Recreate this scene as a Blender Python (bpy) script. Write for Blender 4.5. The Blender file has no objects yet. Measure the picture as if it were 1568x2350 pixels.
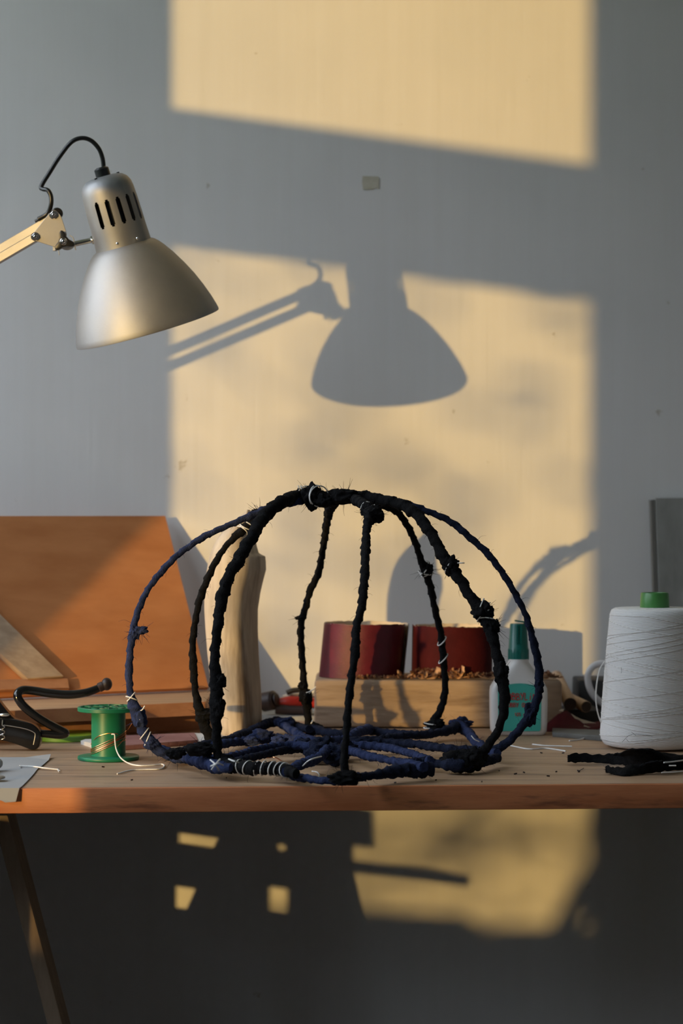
import bpy, bmesh, math, random
from mathutils import Vector, Matrix, noise
random.seed(7)
S = bpy.context.scene
C = S.collection
R = math.radians
PI = math.pi

# ---------------------------------------------------------------- camera
EYE_Z = 1.003
FOCAL = 5000.0                       # focal length in pixels of the 1568 px wide frame
TABLE = 0.74
WALL_Y = 2.87
cam_d = bpy.data.cameras.new('camera')
cam = bpy.data.objects.new('camera', cam_d)
C.objects.link(cam)
cam.location = (0, 0, EYE_Z)
cam.rotation_euler = (R(90), 0, 0)
cam_d.sensor_fit = 'HORIZONTAL'
cam_d.sensor_width = 24
cam_d.lens = FOCAL / 1568 * 24
cam_d.clip_start = 0.05
cam_d.dof.use_dof = True
cam_d.dof.focus_distance = 2.26
cam_d.dof.aperture_fstop = 6.3
S.camera = cam

# ---------------------------------------------------------------- light
SUN_AZ, SUN_K = R(36.0), 0.0973      # azimuth from the wall normal; drop per metre of depth
SUN_EL = math.atan(SUN_K * math.cos(SUN_AZ))
sun_d = bpy.data.lights.new('sun', 'SUN')
sun_d.energy = 3.5
sun_d.angle = R(0.6)
sun_d.color = (1.0, 0.63, 0.205)
sun = bpy.data.objects.new('sun', sun_d)
C.objects.link(sun)
sun_dir = Vector((math.sin(SUN_AZ) * math.cos(SUN_EL), math.cos(SUN_AZ) * math.cos(SUN_EL), -math.sin(SUN_EL)))
sun.rotation_euler = sun_dir.to_track_quat('-Z', 'Y').to_euler()
sun.location = (-3, -3, 2.5)

W = bpy.data.worlds.new('sky')
S.world = W
W.use_nodes = True
bg = W.node_tree.nodes['Background']
bg.inputs['Color'].default_value = (0.86, 0.94, 1.08, 1)
bg.inputs['Strength'].default_value = 7.2

S.view_settings.view_transform = 'Standard'
S.view_settings.look = 'None'
S.view_settings.exposure = 0.0
S.view_settings.gamma = 1.0
S.view_settings.use_curve_mapping = False
S.cycles.use_denoising = True
S.cycles.max_bounces = 8
S.cycles.diffuse_bounces = 5
S.cycles.transparent_max_bounces = 12

# ---------------------------------------------------------------- helpers
def P(px, py, d):
    return Vector(((px - 784) / FOCAL * d, d, EYE_Z - (py - 1175) / FOCAL * d))

def row(py, z=TABLE):
    return (EYE_Z - z) * FOCAL / (py - 1175)

def T(px, py, h=0.0):
    """point at height h above the table top seen at a photo pixel"""
    return P(px, py, row(py, TABLE + h))

def wloc(o):
    v = Vector((0, 0, 0))
    while o is not None:
        v += o.location
        o = o.parent
    return v

def thing(name, label, cat, loc=(0, 0, 0), group=None):
    o = bpy.data.objects.new(name, None)
    C.objects.link(o)
    o.empty_display_size = 0.02
    o.location = loc
    o['label'] = label
    o['category'] = cat
    if group:
        o['group'] = group
    return o

def tag(o, label, cat, group=None):
    o['label'] = label
    o['category'] = cat
    if group:
        o['group'] = group
    return o

def obj(name, bm, m, parent=None, smooth=True, origin=None, kind=None, label=None, angle=40):
    off = wloc(parent) if parent is not None else Vector((0, 0, 0))
    loc = Vector((0, 0, 0))
    if origin is not None:
        loc = Vector(origin) - off
        off = Vector(origin)
    bmesh.ops.translate(bm, verts=bm.verts, vec=-off)
    bmesh.ops.recalc_face_normals(bm, faces=bm.faces)
    if smooth:
        for f in bm.faces:
            f.smooth = True
        for e in bm.edges:
            if len(e.link_faces) == 2 and e.calc_face_angle(0) > R(angle):
                e.smooth = False
    me = bpy.data.meshes.new(name)
    bm.to_mesh(me)
    bm.free()
    me.materials.append(m)
    o = bpy.data.objects.new(name, me)
    C.objects.link(o)
    if parent is not None:
        o.parent = parent
    o.location = loc
    if kind:
        o['kind'] = kind
    if label:
        o['label'] = label
    return o

def struct(name, bm, m, smooth=False):
    return obj(name, bm, m, None, smooth, kind='structure')

def NB():
    return bmesh.new()

def box(bm, a, b):
    (x0, y0, z0), (x1, y1, z1) = a, b
    v = [bm.verts.new(p) for p in ((x0, y0, z0), (x1, y0, z0), (x1, y1, z0), (x0, y1, z0),
                                   (x0, y0, z1), (x1, y0, z1), (x1, y1, z1), (x0, y1, z1))]
    for f in ((0, 3, 2, 1), (4, 5, 6, 7), (0, 1, 5, 4), (1, 2, 6, 5), (2, 3, 7, 6), (3, 0, 4, 7)):
        bm.faces.new([v[i] for i in f])
    return v

def hexa(bm, bottom, top):
    """box from two quads of four points each"""
    a = [bm.verts.new(p) for p in bottom]
    b = [bm.verts.new(p) for p in top]
    n = len(a)
    bm.faces.new(a[::-1])
    bm.faces.new(b)
    for i in range(n):
        bm.faces.new((a[i], a[(i + 1) % n], b[(i + 1) % n], b[i]))

def bevel(bm, w, seg=2):
    bmesh.ops.recalc_face_normals(bm, faces=bm.faces)
    es = [e for e in bm.edges if len(e.link_faces) == 2 and e.calc_face_angle(0) > R(25)]
    bmesh.ops.bevel(bm, geom=es, offset=w, segments=seg, profile=0.5, affect='EDGES', clamp_overlap=True)

def catmull(pts, step=None, n=None):
    """Catmull-Rom through points (Vectors of any size as tuples), resampled"""
    pts = [tuple(p) for p in pts]
    if len(pts) == 2:
        pts = [pts[0], tuple((a + b) / 2 for a, b in zip(*pts)), pts[1]]
    q = [tuple(2 * a - b for a, b in zip(pts[0], pts[1]))] + pts + [tuple(2 * a - b for a, b in zip(pts[-1], pts[-2]))]
    out = []
    for i in range(1, len(q) - 2):
        p0, p1, p2, p3 = q[i - 1:i + 3]
        L = math.dist(p1[:3], p2[:3])
        k = max(2, int(L / step)) if step else n
        for j in range(k):
            t = j / k
            out.append(tuple(0.5 * ((2 * b) + (c - a) * t + (2 * a - 5 * b + 4 * c - d) * t * t + (3 * b - a - 3 * c + d) * t ** 3)
                             for a, b, c, d in zip(p0, p1, p2, p3)))
    out.append(pts[-1])
    return out

def sweep(bm, pts, rad, seg=10, cap=True, rfun=None, flat=1.0):
    """tube along pts; rad a number or list; rfun(s, theta, r) modulates"""
    pts = [Vector(p[:3]) for p in pts]
    n = len(pts)
    if not hasattr(rad, '__len__'):
        rad = [rad] * n
    tang = []
    for i in range(n):
        t = pts[min(i + 1, n - 1)] - pts[max(i - 1, 0)]
        tang.append(t.normalized() if t.length > 1e-9 else Vector((0, 0, 1)))
    up = Vector((0, -1, 0))
    if abs(tang[0].dot(up)) > 0.9:
        up = Vector((0, 0, 1))
    u = (up - tang[0] * up.dot(tang[0])).normalized()
    rings = []
    s = 0
    for i in range(n):
        if i:
            s += (pts[i] - pts[i - 1]).length
            u = u - tang[i] * u.dot(tang[i])
            u = u.normalized() if u.length > 1e-6 else tang[i].orthogonal().normalized()
        w = tang[i].cross(u)
        ring = []
        for k in range(seg):
            th = 2 * PI * k / seg
            r = rad[i] if rfun is None else rfun(s, th, rad[i])
            ring.append(bm.verts.new(pts[i] + u * (r * math.cos(th)) + w * (r * flat * math.sin(th))))
        rings.append(ring)
    for a, b in zip(rings, rings[1:]):
        for k in range(seg):
            bm.faces.new((a[k], a[(k + 1) % seg], b[(k + 1) % seg], b[k]))
    if cap:
        bm.faces.new(rings[0][::-1])
        bm.faces.new(rings[-1])
    return pts, tang

def frame(axis):
    axis = Vector(axis).normalized()
    a = axis.orthogonal().normalized()
    return a, axis.cross(a), axis

def lathe(bm, prof, org, axis=(0, 0, 1), seg=48, ref=None, skip=None, close=True):
    """prof: list of (r, s); s measured along axis from org"""
    a, b, ax = frame(axis)
    if ref is not None:
        a = Vector(ref) - ax * Vector(ref).dot(ax)
        a.normalize()
        b = ax.cross(a)
    org = Vector(org)
    rings = []
    for r, s in prof:
        if r < 1e-7:
            rings.append([bm.verts.new(org + ax * s)])
        else:
            rings.append([bm.verts.new(org + ax * s + (a * math.cos(2 * PI * k / seg) + b * math.sin(2 * PI * k / seg)) * r) for k in range(seg)])
    for i, (p, q) in enumerate(zip(rings, rings[1:])):
        for k in range(seg):
            k2 = (k + 1) % seg
            if skip and skip(i, k):
                continue
            if len(p) == 1 and len(q) == 1:
                continue
            if len(p) == 1:
                bm.faces.new((p[0], q[k], q[k2]))
            elif len(q) == 1:
                bm.faces.new((p[k], p[k2], q[0]))
            else:
                bm.faces.new((p[k], p[k2], q[k2], q[k]))
    return rings

def cyl(bm, p, q, r, seg=24, bev=0.0, r2=None):
    p, q = Vector(p), Vector(q)
    L = (q - p).length
    r2 = r if r2 is None else r2
    b = min(bev, r * .9, r2 * .9)
    prof = [(0, 0), (r - b, 0), (r, b), (r2, L - b), (r2 - b, L), (0, L)] if b > 0 else [(0, 0), (r, 0), (r2, L), (0, L)]
    lathe(bm, prof, p, q - p, seg)

def prism(bm, outline, vec):
    """extrude a closed outline of 3D points by vec"""
    a = [bm.verts.new(Vector(p)) for p in outline]
    b = [bm.verts.new(Vector(p) + Vector(vec)) for p in outline]
    n = len(a)
    bm.faces.new(a[::-1])
    bm.faces.new(b)
    for i in range(n):
        bm.faces.new((a[i], a[(i + 1) % n], b[(i + 1) % n], b[i]))

def round_poly(pts, r, seg=5):
    """round the corners of a 2D polygon"""
    out = []
    n = len(pts)
    for i in range(n):
        p0, p1, p2 = Vector(pts[i - 1]), Vector(pts[i]), Vector(pts[(i + 1) % n])
        d0, d1 = (p0 - p1), (p2 - p1)
        rr = min(r, d0.length * .48, d1.length * .48)
        a, b = p1 + d0.normalized() * rr, p1 + d1.normalized() * rr
        for k in range(seg + 1):
            t = k / seg
            out.append(a * (1 - t) ** 2 + p1 * 2 * t * (1 - t) + b * t * t)
    return out

def lump(bm, c, r, seed=0, squash=(1, 1, 1), rough=0.28, sub=4):
    c = Vector(c)
    ret = bmesh.ops.create_icosphere(bm, subdivisions=sub, radius=1)
    for v in ret['verts']:
        d = v.co.normalized()
        k = 1 + rough * noise.noise(d * 1.7 + Vector((seed * 3.1, 0, 0))) + rough * .6 * noise.noise(d * 4.1 + Vector((0, seed * 2.3, 0)))
        v.co = c + Vector((d.x * squash[0], d.y * squash[1], d.z * squash[2])) * (r * k)

# ---------------------------------------------------------------- materials
def mat(name, c1, c2=None, scale=8, rough=0.6, metal=0.0, bump=0.0, bscale=None, stretch=(1, 1, 1), rvar=0.0, detail=4, spec=0.5,
        sss=0.0, sheen=0.0, coat=0.0, stain=None, stain_scale=3.0, stain_at=(0.60, 0.70), pos=(0.35, 0.65), bstretch=None, trans=0.0):
    m = bpy.data.materials.new(name)
    m.use_nodes = True
    nt = m.node_tree
    N, L = nt.nodes, nt.links
    b = N['Principled BSDF']
    b.inputs['Roughness'].default_value = rough
    b.inputs['Metallic'].default_value = metal
    b.inputs['Specular IOR Level'].default_value = spec
    b.inputs['Base Color'].default_value = (*c1, 1)
    if sheen:
        b.inputs['Sheen Weight'].default_value = sheen
    if coat:
        b.inputs['Coat Weight'].default_value = coat
        b.inputs['Coat Roughness'].default_value = 0.1
    if sss:
        b.inputs['Subsurface Weight'].default_value = sss
        b.inputs['Subsurface Radius'].default_value = (.01, .01, .01)
        b.inputs['Subsurface Scale'].default_value = 0.4
    if trans:
        b.inputs['Transmission Weight'].default_value = trans
    tc = N.new('ShaderNodeTexCoord')
    mp = N.new('ShaderNodeMapping')
    mp.inputs['Scale'].default_value = stretch
    L.new(tc.outputs['Object'], mp.inputs['Vector'])
    col = None
    if c2 is not None:
        nz = N.new('ShaderNodeTexNoise')
        nz.inputs['Scale'].default_value = scale
        nz.inputs['Detail'].default_value = detail
        nz.inputs['Roughness'].default_value = 0.6
        L.new(mp.outputs[0], nz.inputs['Vector'])
        rp = N.new('ShaderNodeValToRGB')
        rp.color_ramp.elements[0].position = pos[0]
        rp.color_ramp.elements[1].position = pos[1]
        rp.color_ramp.elements[0].color = (*c1, 1)
        rp.color_ramp.elements[1].color = (*c2, 1)
        L.new(nz.outputs['Fac'], rp.inputs['Fac'])
        col = rp.outputs['Color']
    if stain is not None:
        n2 = N.new('ShaderNodeTexNoise')
        n2.inputs['Scale'].default_value = stain_scale
        n2.inputs['Detail'].default_value = 5
        n2.inputs['Roughness'].default_value = 0.65
        L.new(mp.outputs[0], n2.inputs['Vector'])
        r2 = N.new('ShaderNodeValToRGB')
        r2.color_ramp.elements[0].position = stain_at[0]
        r2.color_ramp.elements[1].position = stain_at[1]
        r2.color_ramp.elements[0].color = (0, 0, 0, 1)
        r2.color_ramp.elements[1].color = (1, 1, 1, 1)
        L.new(n2.outputs['Fac'], r2.inputs['Fac'])
        mx = N.new('ShaderNodeMixRGB')
        L.new(r2.outputs['Color'], mx.inputs['Fac'])
        if col is not None:
            L.new(col, mx.inputs['Color1'])
        else:
            mx.inputs['Color1'].default_value = (*c1, 1)
        mx.inputs['Color2'].default_value = (*stain, 1)
        col = mx.outputs['Color']
    if col is not None:
        L.new(col, b.inputs['Base Color'])
    if rvar:
        n3 = N.new('ShaderNodeTexNoise')
        n3.inputs['Scale'].default_value = 30
        L.new(tc.outputs['Object'], n3.inputs['Vector'])
        ma = N.new('ShaderNodeMath')
        ma.operation = 'MULTIPLY_ADD'
        ma.inputs[1].default_value = rvar
        ma.inputs[2].default_value = rough - rvar / 2
        L.new(n3.outputs['Fac'], ma.inputs[0])
        L.new(ma.outputs[0], b.inputs['Roughness'])
    if bump:
        n4 = N.new('ShaderNodeTexNoise')
        n4.inputs['Scale'].default_value = bscale or scale * 3
        n4.inputs['Detail'].default_value = 5
        if bstretch is not None:
            m2 = N.new('ShaderNodeMapping')
            m2.inputs['Scale'].default_value = bstretch
            L.new(tc.outputs['Object'], m2.inputs['Vector'])
            L.new(m2.outputs[0], n4.inputs['Vector'])
        else:
            L.new(mp.outputs[0], n4.inputs['Vector'])
        bp = N.new('ShaderNodeBump')
        bp.inputs['Strength'].default_value = bump
        bp.inputs['Distance'].default_value = 0.002
        L.new(n4.outputs['Fac'], bp.inputs['Height'])
        L.new(bp.outputs[0], b.inputs['Normal'])
    return m

M = {}
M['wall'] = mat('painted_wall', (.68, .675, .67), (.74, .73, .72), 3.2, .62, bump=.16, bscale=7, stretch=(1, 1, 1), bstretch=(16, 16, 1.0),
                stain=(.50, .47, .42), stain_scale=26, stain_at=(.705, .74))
def add_streaks(m):
    N, L = m.node_tree.nodes, m.node_tree.links
    b = N['Principled BSDF']
    src = b.inputs['Base Color'].links[0].from_socket
    tc = N.new('ShaderNodeTexCoord'); mp = N.new('ShaderNodeMapping'); mp.inputs['Scale'].default_value = (22, 22, .55)
    nz = N.new('ShaderNodeTexNoise'); nz.inputs['Scale'].default_value = 2.2; nz.inputs['Detail'].default_value = 6; nz.inputs['Roughness'].default_value = .7
    L.new(tc.outputs['Object'], mp.inputs['Vector']); L.new(mp.outputs[0], nz.inputs['Vector'])
    rp = N.new('ShaderNodeValToRGB'); rp.color_ramp.elements[0].position = .3; rp.color_ramp.elements[1].position = .7
    rp.color_ramp.elements[0].color = (.965, .96, .945, 1); rp.color_ramp.elements[1].color = (1.0, 1.0, 1.0, 1)
    mx = N.new('ShaderNodeMixRGB'); mx.blend_type = 'MULTIPLY'; mx.inputs['Fac'].default_value = 1
    L.new(nz.outputs['Fac'], rp.inputs['Fac']); L.new(src, mx.inputs['Color1']); L.new(rp.outputs['Color'], mx.inputs['Color2'])
    L.new(mx.outputs['Color'], b.inputs['Base Color'])
add_streaks(M['wall'])
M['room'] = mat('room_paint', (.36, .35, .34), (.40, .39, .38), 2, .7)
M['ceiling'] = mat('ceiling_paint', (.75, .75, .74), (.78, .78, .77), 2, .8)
M['floor'] = mat('floor_boards', (.03, .024, .018), (.045, .035, .026), 4, .6, stretch=(1, 8, 1))
M['table'] = mat('table_pine', (.36, .225, .135), (.47, .31, .195), 5, .5, bump=.15, bscale=30, stretch=(1.3, 16, 16), rvar=.15,
                 stain=(.15, .11, .085), stain_scale=3.2, stain_at=(.54, .72))
M['table_edge'] = mat('table_edge_wood', (.48, .155, .058), (.62, .23, .095), 5, .5, bump=.12, bscale=30, stretch=(1.5, 20, 14),
                      stain=(.16, .055, .03), stain_scale=4.2, stain_at=(.56, .72))
M['ply'] = mat('plywood_veneer', (.50, .185, .062), (.61, .25, .095), 3.5, .45, bump=.05, bscale=20, stretch=(2, 4, 9), rvar=.1)
M['ledge'] = mat('planed_pine', (.52, .30, .155), (.62, .38, .21), 5, .55, bump=.08, stretch=(2, 14, 14))
M['oldwood'] = mat('weathered_batten', (.36, .25, .165), (.48, .35, .24), 8, .7, bump=.2, stretch=(3, 10, 10))
M['redwood'] = mat('red_brown_batten', (.38, .17, .08), (.46, .22, .11), 8, .6, bump=.1, stretch=(2, 12, 12))
M['block'] = mat('sawn_beam', (.29, .20, .135), (.40, .285, .195), 7, .75, bump=.45, bscale=26, stretch=(1.4, 5, 9),
                 stain=(.17, .105, .065), stain_scale=5, stain_at=(.55, .72))
M['carved'] = mat('carved_limewood', (.52, .42, .31), (.66, .56, .44), 9, .6, bump=.2, bscale=30, stretch=(9, 9, 1.3),
                  stain=(.24, .17, .115), stain_scale=2.6, stain_at=(.49, .64))
M['trestle'] = mat('trestle_wood', (.27, .19, .125), (.36, .26, .18), 8, .65, bump=.1, stretch=(10, 10, 2))
M['slate'] = mat('grey_board', (.22, .22, .205), (.31, .31, .29), 9, .8, bump=.15, stretch=(3, 3, 1), stain=(.40, .40, .38), stain_scale=7, stain_at=(.56, .70))
M['slate_edge'] = mat('grey_board_edge', (.13, .125, .11), (.17, .165, .15), 9, .8)
M['stone'] = mat('sharpening_stone', (.10, .10, .095), (.17, .17, .16), 30, .8, bump=.2)
M['alu'] = mat('brushed_aluminium', (.32, .32, .325), (.35, .35, .35), 30, .56, metal=.8, bump=.035, bscale=450, rvar=.10,
               stain=(.34, .31, .27), stain_scale=17, stain_at=(.70, .82))
M['alu_bar'] = mat('lacquered_aluminium', (.37, .355, .33), (.41, .395, .37), 30, .5, metal=.5, bump=.03, bscale=300)
M['chrome'] = mat('chrome', (.60, .58, .55), None, rough=.16, metal=1)
M['steel'] = mat('steel_wire', (.75, .75, .76), None, rough=.25, metal=1)
M['black'] = mat('black_plastic', (.010, .010, .011), None, rough=.38, spec=.5)
M['gloss_black'] = mat('glossy_black_vinyl', (.006, .006, .007), None, rough=.16, spec=.6)
M['cord'] = mat('black_cord', (.010, .010, .010), None, rough=.33)
M['greyplastic'] = mat('grey_plastic', (.36, .37, .38), None, rough=.5)
M['bulb'] = mat('frosted_bulb', (.8, .8, .78), None, rough=.4)
M['blackcloth'] = mat('black_cotton', (.0035, .0035, .0042), (.008, .008, .009), 160, .95, bump=.6, bscale=600, spec=.15)
M['navycloth'] = mat('navy_cotton', (.017, .025, .068), (.030, .043, .108), 120, .95, bump=.6, bscale=600, spec=.15)
M['duskcloth'] = mat('blue_black_cotton', (.007, .010, .022), (.014, .019, .043), 120, .95, bump=.6, bscale=600, spec=.15)
M['thread'] = mat('white_cotton', (.72, .71, .69), (.82, .81, .79), 300, .85, bump=.3, bscale=900)
M['green'] = mat('green_plastic', (.006, .155, .075), (.010, .185, .095), 12, .42)
M['copper'] = mat('copper_wire', (.80, .34, .16), None, rough=.28, metal=1)
M['greencap'] = mat('green_core', (.07, .27, .06), (.09, .31, .08), 40, .35, trans=.15)
M['lime'] = mat('lime_tape', (.36, .52, .03), (.40, .58, .045), 30, .4)
M['limeside'] = mat('lime_tape_side', (.12, .30, .05), (.15, .34, .06), 30, .45)
M['abrasive'] = mat('red_sandpaper', (.085, .006, .013), (.12, .009, .020), 60, .42, bump=.25, bscale=900, spec=.4)
M['abrasive2'] = mat('worn_red_sandpaper', (.045, .005, .007), (.072, .008, .010), 25, .75, bump=.3, bscale=260, spec=.12)
M['backing'] = mat('paper_backing', (.62, .50, .36), (.74, .62, .47), 18, .8)
M['mauve'] = mat('worn_mauve_abrasive', (.24, .10, .095), (.34, .17, .16), 22, .75, bump=.3, bscale=200)
M['paper'] = mat('grey_paper', (.34, .345, .355), (.38, .385, .395), 9, .75)
M['scrap'] = mat('white_paper', (.62, .60, .57), (.70, .68, .65), 20, .8)
M['shaving'] = mat('wood_shaving', (.50, .27, .14), (.64, .38, .21), 60, .75)
M['darkshaving'] = mat('bark_shaving', (.16, .07, .035), (.34, .17, .085), 40, .8, bump=.3)
M['glue_body'] = mat('white_bottle_plastic', (.78, .78, .78), None, rough=.38, sss=.15)
M['glue_cap'] = mat('teal_cap_plastic', (.006, .15, .125), None, rough=.33)
M['label'] = mat('teal_label', (.06, .45, .385), None, rough=.45)
M['redink'] = mat('red_print', (.42, .02, .025), None, rough=.5)
M['ceramic'] = mat('white_ceramic', (.68, .68, .70), None, rough=.22)
M['blackbox'] = mat('black_case', (.012, .012, .012), (.02, .02, .02), 30, .5)
M['darkend'] = mat('dark_dowel_end', (.05, .032, .026), (.08, .052, .042), 60, .85)
M['dowel'] = mat('beech_dowel', (.48, .32, .20), (.56, .39, .26), 12, .6, stretch=(14, 2, 14))
M['red'] = mat('red_handle', (.42, .022, .012), None, rough=.3)
M['darktool'] = mat('dark_rubber', (.022, .013, .011), (.04, .022, .018), 40, .5)
M['tape'] = mat('old_adhesive_tape', (.50, .47, .36), (.58, .55, .46), 60, .35)
M['leaf'] = mat('leaf', (.05, .12, .03), (.09, .17, .04), 6, .6)
M['bark'] = mat('bark', (.10, .075, .055), (.16, .12, .09), 20, .9, bump=.6)
M['grass'] = mat('lawn', (.06, .10, .03), (.10, .14, .05), 3, .9)
M['house'] = mat('house_render', (.10, .09, .08), (.13, .12, .11), 2, .9)
M['roof'] = mat('roof_tile', (.16, .07, .05), (.22, .10, .07), 3, .8)
M['frame'] = mat('window_paint', (.70, .70, .68), None, rough=.4)
M['crate'] = mat('crate_wood', (.30, .20, .12), (.38, .27, .17), 8, .7, stretch=(2, 2, 10))

def glass_mat():
    m = bpy.data.materials.new('window_glass')
    m.use_nodes = True
    nt = m.node_tree
    for n in list(nt.nodes):
        nt.nodes.remove(n)
    out = nt.nodes.new('ShaderNodeOutputMaterial')
    mix = nt.nodes.new('ShaderNodeMixShader')
    tr = nt.nodes.new('ShaderNodeBsdfTransparent')
    gl = nt.nodes.new('ShaderNodeBsdfGlossy')
    gl.inputs['Roughness'].default_value = 0.02
    tr.inputs['Color'].default_value = (.97, .98, .97, 1)
    mix.inputs['Fac'].default_value = 0.06
    nt.links.new(tr.outputs[0], mix.inputs[1])
    nt.links.new(gl.outputs[0], mix.inputs[2])
    nt.links.new(mix.outputs[0], out.inputs['Surface'])
    return m
M['glass'] = glass_mat()

# ---------------------------------------------------------------- room shell
HH = 5.0                                 # eaves height of the added houses across the garden
X0, X1, YB, ZC = -1.20, 1.70, -1.9, 2.62
WIN1 = (0.739, 1.519, 0.44, 2.36)        # y0, y1, z0, z1 of the sunlit window opening
WIN3 = (1.92, 2.62, 1.12, 2.46)          # window beside the table end        # high window behind the camera
TRANSOM = (1.4875, 1.667)

bm = NB(); box(bm, (X0 - .1, WALL_Y, 0), (X1 + .1, WALL_Y + .1, ZC)); struct('wall_back', bm, M['wall'])
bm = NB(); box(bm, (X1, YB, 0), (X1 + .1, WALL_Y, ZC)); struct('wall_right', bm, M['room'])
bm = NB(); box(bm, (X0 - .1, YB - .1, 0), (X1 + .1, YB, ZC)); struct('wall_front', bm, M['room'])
bm = NB(); box(bm, (X0 - .1, YB - .1, -.1), (X1 + .1, WALL_Y + .1, 0)); struct('floor', bm, M['floor'])
bm = NB(); box(bm, (X0 - .1, YB - .1, ZC), (X1 + .1, WALL_Y + .1, ZC + .1)); struct('ceiling', bm, M['ceiling'])

def wall_with_holes(name, xa, xb, ya, yb, holes, m):
    ys = sorted({ya, yb} | {h[0] for h in holes} | {h[1] for h in holes})
    bm = NB()
    for y0, y1 in zip(ys, ys[1:]):
        hs = [h for h in holes if h[0] <= y0 and h[1] >= y1]
        if not hs:
            box(bm, (xa, y0, 0), (xb, y1, ZC))
        else:
            h = hs[0]
            box(bm, (xa, y0, 0), (xb, y1, h[2]))
            box(bm, (xa, y0, h[3]), (xb, y1, ZC))
    return struct(name, bm, m)

FR = .045
holes = [(w[0] - FR, w[1] + FR, w[2] - FR, w[3] + FR) for w in (WIN1, WIN3)]
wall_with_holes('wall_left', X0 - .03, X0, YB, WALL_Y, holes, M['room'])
for i, w in enumerate((WIN1, WIN3)):
    bm = NB()
    xa, xb = X0 - .022, X0 - .004
    box(bm, (xa, w[0] - FR, w[2] - FR), (xb, w[0], w[3] + FR))
    box(bm, (xa, w[1], w[2] - FR), (xb, w[1] + FR, w[3] + FR))
    box(bm, (xa, w[0], w[2] - FR), (xb, w[1], w[2]))
    box(bm, (xa, w[0], w[3]), (xb, w[1], w[3] + FR))
    wo = struct('window_%d' % (i + 1), bm, M['frame'])
    bm = NB(); box(bm, (xa - .002, w[0], TRANSOM[0] + (.40 if i else 0)), (xb, w[1], TRANSOM[1] + (.28 if i else 0))); bevel(bm, .002)
    obj('transom', bm, M['frame'], wo)
    for z0, z1 in ((w[2], TRANSOM[0] + (.40 if i else 0)), (TRANSOM[1] + (.28 if i else 0), w[3])):
        bm = NB(); box(bm, (X0 - .014, w[0], z0), (X0 - .011, w[1], z1))
        obj('pane', bm, M['glass'], wo, False)
    # portal so that the sky through the opening is sampled well
    ld = bpy.data.lights.new('sky_portal', 'AREA')
    ld.shape = 'RECTANGLE'
    ld.size, ld.size_y = w[3] - w[2], w[1] - w[0]
    ld.cycles.is_portal = True
    lo = bpy.data.objects.new('sky_portal', ld)
    C.objects.link(lo)
    lo.location = (X0 - .04, (w[0] + w[1]) / 2, (w[2] + w[3]) / 2)
    lo.rotation_euler = Vector((1, 0, 0)).to_track_quat('-Z', 'Y').to_euler()
    z_ax = lo.rotation_euler.to_matrix() @ Vector((1, 0, 0))
    if abs(z_ax.z) < .5:
        ld.size, ld.size_y = ld.size_y, ld.size

# ground and plants outside the window
bm = NB(); box(bm, (-30, -25, -.5), (X0 - .1, 10, -.4)); struct('ground', bm, M['grass'])

# ---------------------------------------------------------------- work table
TH = .0240
def front_y(x):
    return 2.091 + .058 * x
table = thing('work_table', 'pine workbench top with a worn orange-brown front edge on trestles', 'table', (0, 2.45, 0))
bm = NB()
xl, xr = -.80, 1.0
hexa(bm, [(xl, front_y(xl) + .004, TABLE - TH), (xr, front_y(xr) + .004, TABLE - TH), (xr, 2.862, TABLE - TH), (xl, 2.862, TABLE - TH)],
     [(xl, front_y(xl) + .004, TABLE), (xr, front_y(xr) + .004, TABLE), (xr, 2.862, TABLE), (xl, 2.862, TABLE)])
obj('tabletop', bm, M['table'], table, False)
bm = NB()
hexa(bm, [(xl, front_y(xl), TABLE - TH), (xr, front_y(xr), TABLE - TH), (xr, front_y(xr) + .0038, TABLE - TH), (xl, front_y(xl) + .0038, TABLE - TH)],
     [(xl, front_y(xl), TABLE - .0002), (xr, front_y(xr), TABLE - .0002), (xr, front_y(xr) + .0038, TABLE - .0002), (xl, front_y(xl) + .0038, TABLE - .0002)])
bevel(bm, .0012, 2)
obj('edge_band', bm, M['table_edge'], table, label='orange-brown front edge strip')

def leg_box(bm, top, bot, w, d):
    t, b = Vector(top), Vector(bot)
    q = [(-w, 0), (w, 0), (w, d), (-w, d)]
    hexa(bm, [b + Vector((a, c, 0)) for a, c in q], [t + Vector((a, c, 0)) for a, c in q])

def trestle(x, label):
    t = thing('trestle', label, 'trestle', (x, 2.45, 0))
    for yy, dx in ((2.38, 0), (2.69, -.30)):
        for sx in (1, -1):
            bm = NB()
            if sx > 0:
                leg_box(bm, (x + dx + .028, yy, TABLE - TH - .003), (x + dx + .215, yy, 0), .0085, .050)
            else:
                leg_box(bm, (x + dx - .028, yy - .01, TABLE - TH - .003), (x + dx - .19, yy + (.19 if yy < 2.5 else .05), 0), .0085, .050)
            bevel(bm, .002)
            obj('leg', bm, M['trestle'], t)
    bm = NB(); z0, z1 = TABLE - TH - .04, TABLE - TH - .0005
    hexa(bm, [(x - .016, 2.33, z0), (x + .016, 2.33, z0), (x - .29, 2.78, z0), (x - .322, 2.78, z0)], [(x - .016, 2.33, z1), (x + .016, 2.33, z1), (x - .29, 2.78, z1), (x - .322, 2.78, z1)]); bevel(bm, .002)
    obj('beam', bm, M['trestle'], t)
    bm = NB(); cyl(bm, (x + .034, 2.33, TABLE - .052), (x + .034, 2.352, TABLE - .052), .0055, 16, .001)
    for s in (1, -1):
        lump(bm, (x + .034, 2.327, TABLE - .052 + s * .009), .0065, s + 2, (1, .4, 1.1), .05, 2)
    obj('wing_nut', bm, M['black'], t)
    return t
trestle(-.412, 'brown wooden trestle under the left end of the table')
trestle(.86, 'brown wooden trestle under the right end of the table')

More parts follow.
